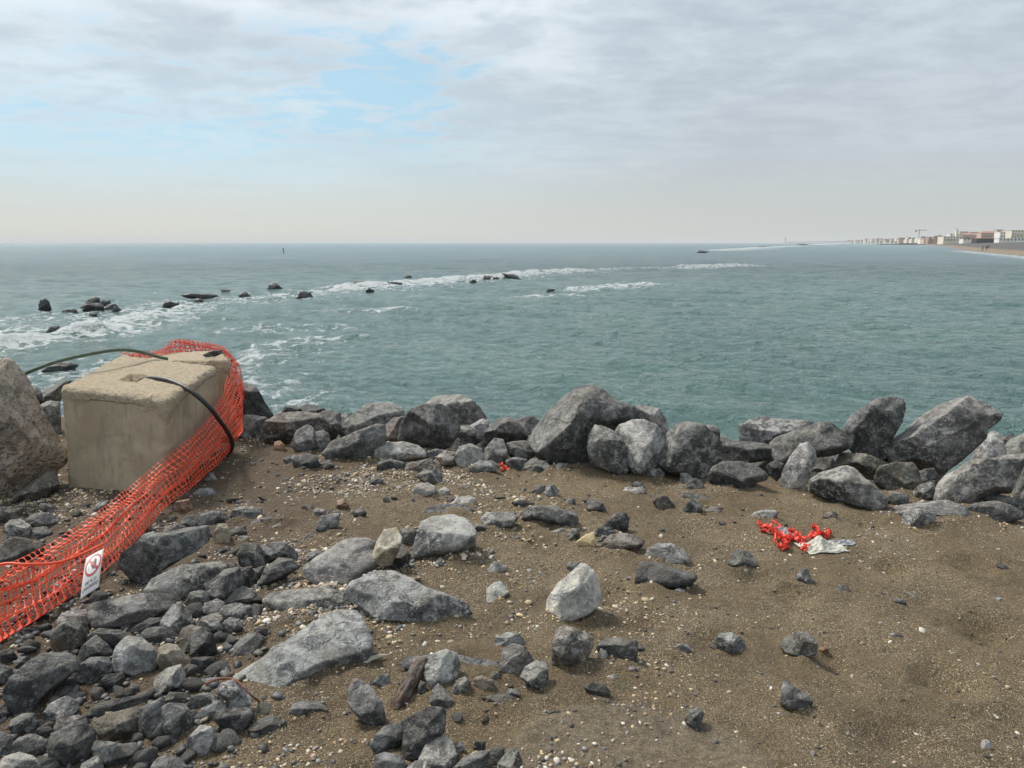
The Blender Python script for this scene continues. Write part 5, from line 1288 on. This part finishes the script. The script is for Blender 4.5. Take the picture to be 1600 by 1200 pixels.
# ------------------------------------------------------------------ pebbles
M['pebble'] = None
m, t, b = new_mat('pebbles')
at_c = t.N('ShaderNodeAttribute', attribute_name='tone')
co = t.N('ShaderNodeTexCoord').outputs['Object']
c = t.mix(t.math('MULTIPLY', t.rng(t.noise(co, 160, 3), .4, .7), .35), at_c.outputs['Color'], (.10, .085, .065))
t.L(c, b.inputs['Base Color']); b.inputs['Roughness'].default_value = .6; M['pebble'] = m
TONES = np.array([(.56, .44, .27), (.60, .52, .40), (.66, .62, .53), (.42, .27, .14), (.30, .29, .28), (.12, .12, .125), (.07, .07, .075), (.45, .32, .24), (.36, .28, .18), (.20, .18, .15), (.48, .36, .20)])
TP = np.array([.17, .13, .07, .05, .10, .12, .10, .06, .12, .08, .0]); TP = TP / TP.sum()
def gravel(name, n, rmin, rmax, dens, seed, sub=1, TONES=TONES, TP=TP, up=.12):
    g = np.random.default_rng(seed); U, Fc = ico(sub)
    X_ = []; Y_ = []
    while len(X_) < n:
        yy = g.uniform(6.6 ** -.2, 1.3 ** -.2, n * 3) ** -5.0; xx = g.uniform(-.86, .86, n * 3) * (yy + .25)
        keep = (g.random(n * 3) < dens(xx, yy)) & (yy < edge_y(xx) + .35)
        X_ += list(xx[keep]); Y_ += list(yy[keep])
    X_ = np.array(X_[:n]); Y_ = np.array(Y_[:n])
    r_ = rmin + (rmax - rmin) * g.random(n) ** 3.2
    A_ = g.uniform(0, 6.28, n); S_ = np.stack([r_, r_ * g.uniform(.55, .95, n), r_ * g.uniform(.35, .7, n)], 1)
    V_ = U[None] * S_[:, None, :] * (1 + .18 * g.normal(size=(n, len(U), 1)) * .6)
    tl = g.normal(0, .3, n); V_[..., 2] += V_[..., 0] * tl[:, None]
    ca, sa = np.cos(A_)[:, None], np.sin(A_)[:, None]
    W = np.stack([V_[..., 0] * ca - V_[..., 1] * sa + X_[:, None], V_[..., 0] * sa + V_[..., 1] * ca + Y_[:, None], V_[..., 2] + (ground2(X_, Y_) + r_ * up)[:, None]], -1)
    Fa = (Fc[None] + (np.arange(n) * len(U))[:, None, None]).reshape(-1, 3)
    me = mesh_np(name, W.reshape(-1, 3), Fa)
    tn = TONES[g.choice(len(TONES), n, p=TP)] * g.uniform(.75, 1.2, (n, 1))
    a = me.attributes.new('tone', 'FLOAT_COLOR', 'POINT'); cc_ = np.ones((n, len(U), 4), np.float32); cc_[..., :3] = np.clip(tn, 0, 1)[:, None, :]
    a.data.foreach_set('color', cc_.ravel())
    o = link(name, me, M['pebble']); tag(o, kind='stuff'); return o
def dens(x_, y_):
    p = np.stack([x_, y_, 0 * x_], 1)
    d_ = np.clip(.25 + 1.3 * fbm(p * 1.6 + 4, 3), .05, 1) * np.clip(.55 + fbm(p * 6, 2), .1, 1)
    left_ = sstep(-(x_ / y_), -.12, .25) * (.25 + .75 * sstep(y_, 2.3, 3.1)); top_ = sstep(y_, 3.4, 4.6) * sstep(-(x_ / y_), -.25, .1)
    foot_ = np.exp(-((y_ - (edge_y(x_) - .25)) / .35) ** 2)
    md = np.exp(-(((x_ - .42) / .55) ** 2 + ((y_ - 1.95) / .35) ** 2))
    soil_ = sstep(-(x_ + .9), 0, .6)
    return np.clip(d_ * (.16 + .55 * left_ + .6 * top_ + .6 * foot_ + .2 * md), 0, 1)
gravel('gravel', 34000, .0022, .012, dens, 71)
gravel('shingle', 6000, .005, .019, lambda x_, y_: dens(x_, y_) * sstep(y_, 2.2, 2.7) * (.15 + sstep(-(x_ / y_), -.30, .1)), 72, 2)
_dk = np.array([(.045, .046, .047), (.07, .07, .07), (.10, .10, .098), (.13, .128, .122), (.085, .07, .055), (.24, .19, .13)])
def rub(x_, y_):
    xs = 800 + F * x_ / (y_ * .983 + .29)
    return sstep(-xs, -430, -300) * sstep(-y_, -3.9, -3.4) * (xs > -60) + .35 * sstep(-xs, -460, -380) * sstep(-y_, -4.6, -4.0)
gravel('rubble_chips', 2600, .006, .024, rub, 73, 2, _dk, np.array([.25, .25, .2, .12, .12, .06]), .3)
def peb(n, seed):
    g = np.random.default_rng(seed); k = 0
    pm = []
    for j in range(6):
        U, Fc = ico(3); V_ = U * np.array([1, g.uniform(.6, .9), g.uniform(.35, .6)]) * (1 + .05 * fbm(U * 1.5 + j, 2))[:, None]
        me = mesh_np('pebble', V_, Fc); me.materials.append(M['PTWHTW'[j]]); pm.append(me)
    while k < n:
        px_, py_ = g.uniform(380, 1600), g.uniform(860, 1200)
        if inside_any(px_, py_, OUT): continue
        p = ground_hit(px_, py_); j = int(g.integers(6)); o = bpy.data.objects.new('pebble', pm[j]); COL.objects.link(o)
        s = g.uniform(.006, .011); o.scale = (s, s, s); o.location = p + np.array([0, 0, s * .2]); o.rotation_euler = (0, g.normal(0, .3), g.uniform(0, 6))
        tag(o, {'P': 'tiny pinkish', 'T': 'tiny tan', 'W': 'tiny cream', 'H': 'tiny pale grey'}['PTWHTW'[j]] + ' rounded pebble dotted on the open sand', 'pebble', 'pebbles on the sand'); k += 1
peb(60, 91)
# ------------------------------------------------------------------ far shore on the right
SH = [(85, 20), (95, 70), (108, 120), (117, 173), (127, 197), (154, 253), (217, 373), (309, 545), (433, 787), (1000, 1970), (1830, 4000), (2610, 7000)]
SHc = catmull([(a, c, 0) for a, c in SH], 260)[:, :2]
prof_v = np.array([-6, 0, 3, 6, 11, 18, 30, 45, 70, 110, 180, 300, 600, 1200, 2400, 4000.])
prof_z = np.array([-2.2, -1.42, -.98, -.55, -.12, .45, 1.1, 1.6, 2.0, 2.3, 2.6, 3.5, 6, 9, 10, 10.])
VV = []
for i, (sx, sy) in enumerate(SHc):
    for v_, z_ in zip(prof_v, prof_z):
        VV.append((sx + v_, sy - v_ * .12, z_ + (.12 * math.sin(sy * .11 + v_) if 10 < v_ < 200 else 0)))
m, t, b = new_mat('far_beach')
co = t.N('ShaderNodeTexCoord').outputs['Object']; z_ = t.sep(co)[2]
n_ = t.noise(co, .12, 6, .6)
c = t.mix(t.rng(t.math('ADD', z_, t.math('MULTIPLY', n_, .5)), -.45, .0), (.20, .155, .11), (.085, .082, .075))
c = t.mix(t.rng(z_, 1.8, 3.0), c, (.07, .08, .05))
t.L(c, b.inputs['Base Color']); b.inputs['Roughness'].default_value = .9
land = link('coast', mesh_np('coast', np.array(VV), grid_faces(len(SHc), len(prof_v))), m); tag(land, kind='structure')
def shore_x(y): return float(np.interp(y, SHc[:, 1], SHc[:, 0]))
def land_z(x, y): return float(np.interp(x - shore_x(y), prof_v, prof_z))

far_w = {k: simple('wall_' + k, c_, .85, .08, .3) for k, c_ in dict(white=(.80, .78, .72), cream=(.74, .67, .55), tan=(.55, .47, .38), pink=(.58, .41, .34), grey=(.46, .47, .47), brick=(.42, .26, .20), dark=(.05, .05, .055)).items()}
far_r = {k: simple('roof_' + k, c_, .85, .1, .5) for k, c_ in dict(red=(.42, .22, .16), grey=(.26, .26, .25), white=(.60, .58, .52), dark=(.07, .07, .07)).items()}
far_win = simple('far_window', (.05, .06, .07), .25, .1)
def building(x0, x1, yt, yb, Yd, wall, roof, label, floors=2, depth=11, tower=None, pitched=False, extra=None, group='buildings along the far shore'):
    Yd *= 1.7 if Yd < 1100 else 1.0; yt += .14 * (yb - yt)
    c0 = at_y((x0 + x1) / 2, yb + 1.3, Yd); wd = (x1 - x0) / F * Yd; h = (yb - yt) / F * Yd
    zg = min(land_z(c0[0], c0[1]) - .5, c0[2] - .5); root = empty('seaside_building', (c0[0], c0[1], zg), label, 'building', group)
    H_ = c0[2] + h - zg
    a = Acc(); a.box(-wd / 2, wd / 2, 0, depth, 0, H_ - .3); a.build('wall', far_w[wall], root)
    r = Acc()
    if pitched:
        e = .4; hz_ = max(.9, wd * .09)
        n0 = len(r.V); r.V += [(-wd / 2 - e, -e, H_ - .3), (wd / 2 + e, -e, H_ - .3), (wd / 2 + e, depth + e, H_ - .3), (-wd / 2 - e, depth + e, H_ - .3), (-wd * .3, depth / 2, H_ - .3 + hz_), (wd * .3, depth / 2, H_ - .3 + hz_)]
        r.F += [tuple(n0 + q for q in f_) for f_ in ((0, 1, 5, 4), (1, 2, 5), (2, 3, 4, 5), (3, 0, 4), (3, 2, 1, 0))]
    else: r.box(-wd / 2 - .25, wd / 2 + .25, -.25, depth + .25, H_ - .3, H_)
    rf = r.build('roof', far_r[roof], root)
    fl = max(1, int(round(h / 3.1))); nw = int(max(2, min(9, wd / 3.2)))
    for i in range(fl):
        for j in range(nw):
            xc = -wd / 2 + (j + .5) * wd / nw; zc = H_ - h + (i + .35) * h / fl
            q = Acc(); q.box(xc - .55, xc + .55, -.05, .04, zc, zc + min(1.5, h / fl * .5)); q.build('window', far_win, root)
    if wd > 9 and fl > 1:
        q = Acc(); q.box(-wd * .42, wd * .12, -1.2, -.02, H_ - h * .5 - .15, H_ - h * .5); q.box(-wd * .42, wd * .12, -1.2, -1.1, H_ - h * .5, H_ - h * .5 + .9); q.build('balcony', far_w[wall], root)
    if tower:
        tx, tw, tt = tower; q = Acc(); xx = (tx - (x0 + x1) / 2) / F * Yd; ht = (yb - tt) / F * Yd + (c0[2] - zg)
        q.box(xx - tw / 2, xx + tw / 2, 2, 2 + tw, H_ - .1, ht); q.build('tower', far_w[wall], root)
        q = Acc(); q.box(xx - tw * .32, xx + tw * .32, 2 + tw * .18, 2 + tw * .82, ht, ht + tw * .8); q.build('tower_top', far_w[wall], root)
    return root
# near part, right to left
building(1580, 1612, 356.8, 371, 520, 'cream', 'white', 'large cream building at the right edge of the far shore')
building(1562, 1581, 359.5, 371, 540, 'white', 'grey', 'white block with a stepped roof left of the large cream building')
building(1571, 1588, 357.5, 368, 620, 'cream', 'grey', 'cream upper storey rising behind the cream building')
building(1533, 1561, 361, 370.5, 640, 'pink', 'red', 'long pink building with red roof behind the beach huts', pitched=True)
building(1558, 1566, 356.5, 364, 760, 'tan', 'dark', 'brown block topping the skyline near the right edge')
building(1546, 1558, 360, 368, 720, 'cream', 'white', 'small cream house on the skyline between pink and brown ones')
building(1500, 1534, 364.5, 373, 700, 'pink', 'red', 'wide pinkish building with red tiles right of the white bathing pavilion', pitched=True)
building(1526, 1563, 370.5, 375.5, 430, 'dark', 'red', 'low dark beach bar with a red roof edge', depth=8)
building(1561, 1600, 370.2, 376.4, 400, 'white', 'white', 'long low row of white beach cabins at right', depth=7)
building(1505, 1526, 371, 375.5, 470, 'white', 'red', 'low white beach hut beside the dark bar', depth=7)
building(1474, 1503, 367, 376, 480, 'cream', 'white', 'white bathing pavilion with a small square tower', tower=(1495.5, 2.2, 358.6))
building(1484, 1504, 363.5, 367.5, 490, 'white', 'white', 'upper storey block of the white bathing pavilion', depth=6)
building(1500, 1512, 359.8, 366, 900, 'tan', 'grey', 'grey brown block behind the square tower')
building(1516, 1530, 360.5, 366, 950, 'grey', 'white', 'pale roofed house on the skyline right of the tower')
g = np.random.default_rng(77)
cols = ['cream', 'tan', 'white', 'pink', 'grey', 'cream', 'brick', 'tan']; rfs = ['red', 'grey', 'white', 'red', 'dark']
def town_y(px_):
    for q in np.arange(1250, 8000, 20.0):
        if (px_ - 800) / F * q < shore_x(q) + 30: continue
        return float(q)
    return 8000.0
xx = 1478.0; k = 0
while xx > 1316:
    t_ = (1478 - xx) / 162
    wpx = g.uniform(3.5, 13) * (1 - .45 * t_); Yd = town_y(xx) + g.uniform(0, 120)
    yt = 368.6 + 5.0 * t_ + g.uniform(-3.2, 2.6) * (1 - .4 * t_); yb = 376.6 + .2 * t_
    w_ = cols[int(g.integers(8))]; r_ = rfs[int(g.integers(5))]
    building(xx - wpx, xx, yt, yb, Yd, w_, r_, 'hazy %s house with a %s roof in the distant seafront town' % ({'brick': 'brick red'}.get(w_, w_), r_), depth=12, pitched=bool(g.random() < .4), group='distant seafront houses')
    if k % 2 == 0:
        w2 = cols[int(g.integers(8))]
        building(xx - wpx * .9 - 2, xx - 2, yt + 3.4, yb + .4, Yd - 40, w2, 'white', 'low %s seafront house with a white flat roof in the distant town' % {'brick': 'brick red'}.get(w2, w2), depth=8, group='distant seafront houses')
    xx -= wpx * .82; k += 1
xx = 1316.0
while xx > 1236:
    wpx = g.uniform(5, 9); Yd = 6200 + g.uniform(0, 900)
    building(xx - wpx, xx, 375.2 + (1316 - xx) * .012 + g.uniform(-1, .4), 378.2, Yd, 'grey', 'grey', 'faint grey block on the farthest harbour shore', depth=20, group='faint harbour buildings')
    xx -= wpx * 1.25
# clumps of trees between the houses
M['far_leaf'] = simple('far_foliage', (.055, .075, .045), .9, .4, .6); M['far_trunk'] = simple('far_trunk', (.10, .08, .06), .9)
g = np.random.default_rng(31)
for k, (tx, ty) in enumerate([(1597, 363), (1569, 368), (1512, 370), (1496, 371), (1468, 366.5), (1461, 367.5), (1452, 369), (1443, 368.5), (1428, 370), (1419, 369), (1405, 370.5), (1392, 371), (1378, 371.5), (1361, 372.5), (1347, 373)]):
    t_ = max(0, (1478 - tx) / 162); Yd = 1060 if tx > 1480 else town_y(tx) + 20; c0 = at_y(tx, 378.2, Yd); h = (377 - ty) / F * Yd
    r = empty('tree', tuple(c0), ('dark rounded tree beside the cream building' if tx > 1590 else 'hazy dark green tree between houses of the far shore'), 'tree', 'trees on the far shore')
    V_, F_ = tube(np.array([(0, 0, -2), (.1, 0, h * .3), (0, .1, h * .6)]), [.35, .28, .15], 6); link('trunk', mesh_np('trunk', V_, F_), M['far_trunk'], r)
    n = 260; P = g.normal(size=(n, 3)); P /= np.linalg.norm(P, axis=1)[:, None]; P *= (g.random((n, 1)) ** .4) * np.array([h * .55, h * .55, h * .36]); P[:, 2] += h * .62
    Q = P[:, None, :] + g.normal(0, h * .055, (n, 4, 3)); link('crown', mesh_np('crown', Q.reshape(-1, 3), np.arange(n * 4).reshape(n, 4), False), M['far_leaf'], r)
# harbour tower, crane, jetties
def pole_thing(name, px_, yt, yb, Yd, wid, m_, label, cat):
    c0 = at_y(px_, yb + 1.3, Yd); h = (yb - yt) / F * Yd; root = empty(name, tuple(c0), label, cat)
    a = Acc(); a.box(-wid / 2, wid / 2, -wid / 2, wid / 2, 0, h); a.build('mast', m_, root); return root, h
cr_, h = pole_thing('tower_crane', 1435, 357.6, 374, 2100, 2.2, far_w['grey'], 'construction crane over the distant town roofs', 'crane')
a = Acc(); a.box(-11, 20, -.8, .8, h - 3.4, h - 1.4); a.build('jib', far_w['grey'], cr_)
a = Acc(); a.box(-11, -7, -1.2, 1.2, h - 6.4, h - 3.4); a.build('counterweight', far_w['dark'], cr_)
ht, h = pole_thing('harbour_tower', 1227, 370.5, 377.2, 4600, 7, far_w['grey'], 'slim tower on the faint far harbour mole', 'tower')
a = Acc(); a.prism([(5 * math.cos(q), 5 * math.sin(q)) for q in np.linspace(0, 6.28, 9)[:-1]], h, h + 3); a.build('tower_head', far_w['grey'], ht)
an_, h = pole_thing('antenna_mast', 1492, 355.3, 366, 1500, .9, far_w['grey'], 'thin antenna mast on the skyline left of the square tower', 'mast')
a = Acc(); a.box(-1.5, 1.5, -.2, .2, h - 2, h - 1.6); a.build('crossbar', far_w['grey'], an_)
M['jetty'] = simple('jetty_rock', (.055, .055, .055), .9, .3, .5, .3, 1)
def jetty(x0, x1, y, Yd, hh, wid, label, n=40, m_=None):
    A_ = at_y(x0, y, Yd); B2_ = at_y(x1, y, Yd * 1.02); A_[2] = B2_[2] = SEA; ln_ = np.linalg.norm(B2_ - A_)
    a_ = np.linspace(0, 1, n); VV = []
    for i in range(n):
        p = A_ + (B2_ - A_) * a_[i]; e = min(1, 6 * a_[i], 6 * (1 - a_[i]) + .15)
        for (yy, zz) in ((-wid, -1.0), (-wid * .45, hh * .8), (0, hh), (wid * .45, hh * .8), (wid, -1.0)):
            VV.append((p[0], p[1] + yy, SEA + zz * (e if zz > 0 else 1) + (random.uniform(-.15, .15) * hh if zz > 0 else 0)))
    o = link('jetty', mesh_np('jetty', np.array(VV) - A_, grid_faces(n, 5)), m_ or M['jetty'], None, tuple(A_)); tag(o, label, 'jetty'); return o
jetty(1364, 1466, 379, 1150, 1.2, 4, 'low dark rock jetty in front of the distant town')
jetty(1398, 1458, 378, 1500, 2.6, 5, 'second jetty with a pale edge behind the low dark one')
jetty(1200, 1352, 378, 4300, 7.5, 10, 'long faint harbour mole on the horizon', m_=far_w['grey'])
jetty(1243, 1272, 381, 1150, .45, 2.5, 'dark line of breakwater rocks in the distant surf')
# channel marker, tiny boats, gull
M['mark'] = simple('marker_paint', (.03, .035, .03), .6, .1)
c0 = at_y(443.5, 394.5, 215); c0[2] = SEA
mk_ = empty('channel_marker', tuple(c0), 'dark leaning marker post standing in the open sea', 'marker')
V_, F_ = tube(np.array([(0, 0, -.5), (-.08, 0, .7), (-.13, 0, 1.25)]), [.13, .11, .09], 8); link('post', mesh_np('post', V_, F_), M['mark'], mk_)
V_, F_ = tube(np.array([(-.13, 0, 1.2), (-.13, 0, 1.28), (-.15, 0, 1.5), (-.16, 0, 1.58)]), [.09, .18, .18, .09], 8); link('topmark', mesh_np('topmark', V_, F_), M['mark'], mk_)
M['boat'] = simple('boat_white', (.62, .62, .60), .4, .1)
def boat(px_, Yd, L_, label):
    c0 = at_y(px_, 379, Yd); c0[2] = SEA; r = empty('fishing_boat', tuple(c0), label, 'boat', 'boats on the horizon')
    a = Acc(); hull = [(-.5, -.15), (.3, -.17), (.5, 0), (.3, .17), (-.5, .15)]
    a.prism([(x_ * L_, y_ * L_) for x_, y_ in hull], -.3, L_ * .11); a.build('hull', M['boat'], r)
    a = Acc(); a.prism([(-.22 * L_, -.09 * L_), (.1 * L_, -.09 * L_), (.14 * L_, 0), (.1 * L_, .09 * L_), (-.22 * L_, .09 * L_)], L_ * .11, L_ * .24); a.build('cabin', M['boat'], r)
    V_, F_ = tube(np.array([(0, 0, L_ * .2), (0, 0, L_ * .5)]), .1, 6); link('mast', mesh_np('mast', V_, F_), M['boat'], r)
boat(131, 1500, 7, 'small white boat on the horizon at far left')
boat(243, 3200, 11, 'tiny boat on the horizon above the concrete block')
M['gull'] = simple('bird_dark', (.07, .07, .075), .7, .1)
c0 = at_y(776.5, 338.5, 190)
bmv = [(-.06, 0, 0), (0, .24, 0), (.06, 0, 0), (0, -.16, 0), (0, 0, .05), (0, 0, -.05), (-.62, .02, .16), (-.32, .10, .13), (-.30, -.06, .12), (.62, .02, .16), (.32, .10, .13), (.30, -.06, .12)]
bmf = [(0, 1, 4), (1, 2, 4), (2, 3, 4), (3, 0, 4), (1, 0, 5), (2, 1, 5), (3, 2, 5), (0, 3, 5), (0, 8, 7), (0, 7, 1), (8, 6, 7), (2, 10, 11), (2, 1, 10), (11, 10, 9), (0, 3, 8), (2, 11, 3)]
me = bpy.data.meshes.new('gull'); me.from_pydata(bmv, [], bmf); me.update()
o = link('gull', me, M['gull'], None, tuple(c0)); tag(o, 'tiny dark sea bird flying above the horizon near the middle', 'bird')

# ------------------------------------------------------------------ people walking on the far beach
def person(px_, py_, Yd, label, h=1.75, step=.25, cloth=(.03, .035, .05), facing=0.0, arm=.1):
    c0 = at_y(px_, py_, Yd); c0[2] = land_z(c0[0], c0[1]) - .02
    s = h / 1.75
    J = dict(pel=(0, 0, .95), ch=(0, .02, 1.28), nk=(0, .02, 1.47), hd=(0, .03, 1.58), ht=(0, .03, 1.70),
             lh=(-.10, 0, .90), lk=(-.11, step * .45, .50), la=(-.11, step * .25, .08), lt=(-.11, step * .25 + .16, .04),
             rh=(.10, 0, .90), rk=(.11, -step * .1, .49), ra=(.11, -step * .7, .10), rt=(.11, -step * .7 + .15, .04),
             ls=(-.19, .02, 1.40), le=(-.24, -arm, 1.13), lw=(-.24, .05 - arm * .5, .88), lf=(-.24, .08 - arm * .5, .78),
             rs=(.19, .02, 1.40), re=(.24, arm * .6, 1.13), rw=(.24, arm + .08, .90), rf=(.24, arm + .11, .80))
    R_j = dict(pel=.15, ch=.155, nk=.06, hd=.095, ht=.075, lh=.10, lk=.065, la=.045, lt=.04, rh=.10, rk=.065, ra=.045, rt=.04, ls=.07, le=.048, lw=.033, lf=.03, rs=.07, re=.048, rw=.033, rf=.03)
    E_ = ['pel ch', 'ch nk', 'nk hd', 'hd ht', 'pel lh', 'lh lk', 'lk la', 'la lt', 'pel rh', 'rh rk', 'rk ra', 'ra rt', 'ch ls', 'ls le', 'le lw', 'lw lf', 'ch rs', 'rs re', 're rw', 'rw rf']
    ks = list(J); me = bpy.data.meshes.new('person')
    me.from_pydata([tuple(s * q for q in J[k]) for k in ks], [(ks.index(e.split()[0]), ks.index(e.split()[1])) for e in E_], [])
    o = link('person', me, simple('clothing', cloth, .85, .2, 8), None, tuple(c0)); o.rotation_euler = (0, 0, facing)
    md = o.modifiers.new('skin', 'SKIN')
    for i, k in enumerate(ks):
        sv = me.skin_vertices[0].data[i]; sv.radius = (R_j[k] * s, R_j[k] * s); sv.use_root = (k == 'pel')
    sb = o.modifiers.new('sub', 'SUBSURF'); sb.levels = 1; sb.render_levels = 1
    tag(o, label, 'person', 'people walking on the far beach')
person(1535.5, 387.6, 262, 'person in black walking at the left of the three on the far beach', 1.80, .35, (.02, .02, .025), .6)
person(1541.5, 387.8, 262, 'person in dark clothes in the middle of the three on the far beach', 1.74, .25, (.035, .025, .03), -.3)
person(1545.0, 386.6, 280, 'person in dark blue jacket at the right of the three on the far beach', 1.70, .30, (.04, .05, .08), .9, .2)

# ------------------------------------------------------------------ sea air
HAZE = 1.1e-4
if HAZE:
    a = Acc(); a.box(-16500, 16500, -60, 16500, -8, 60)
    m = bpy.data.materials.new('haze'); m.use_nodes = True; nt = m.node_tree; nt.nodes.clear()
    pv = nt.nodes.new('ShaderNodeVolumePrincipled'); pv.inputs['Density'].default_value = HAZE; pv.inputs['Color'].default_value = (.97, .98, .985, 1)
    oo = nt.nodes.new('ShaderNodeOutputMaterial'); nt.links.new(pv.outputs[0], oo.inputs['Volume'])
    hzo = a.build('haze', m); tag(hzo, kind='stuff')
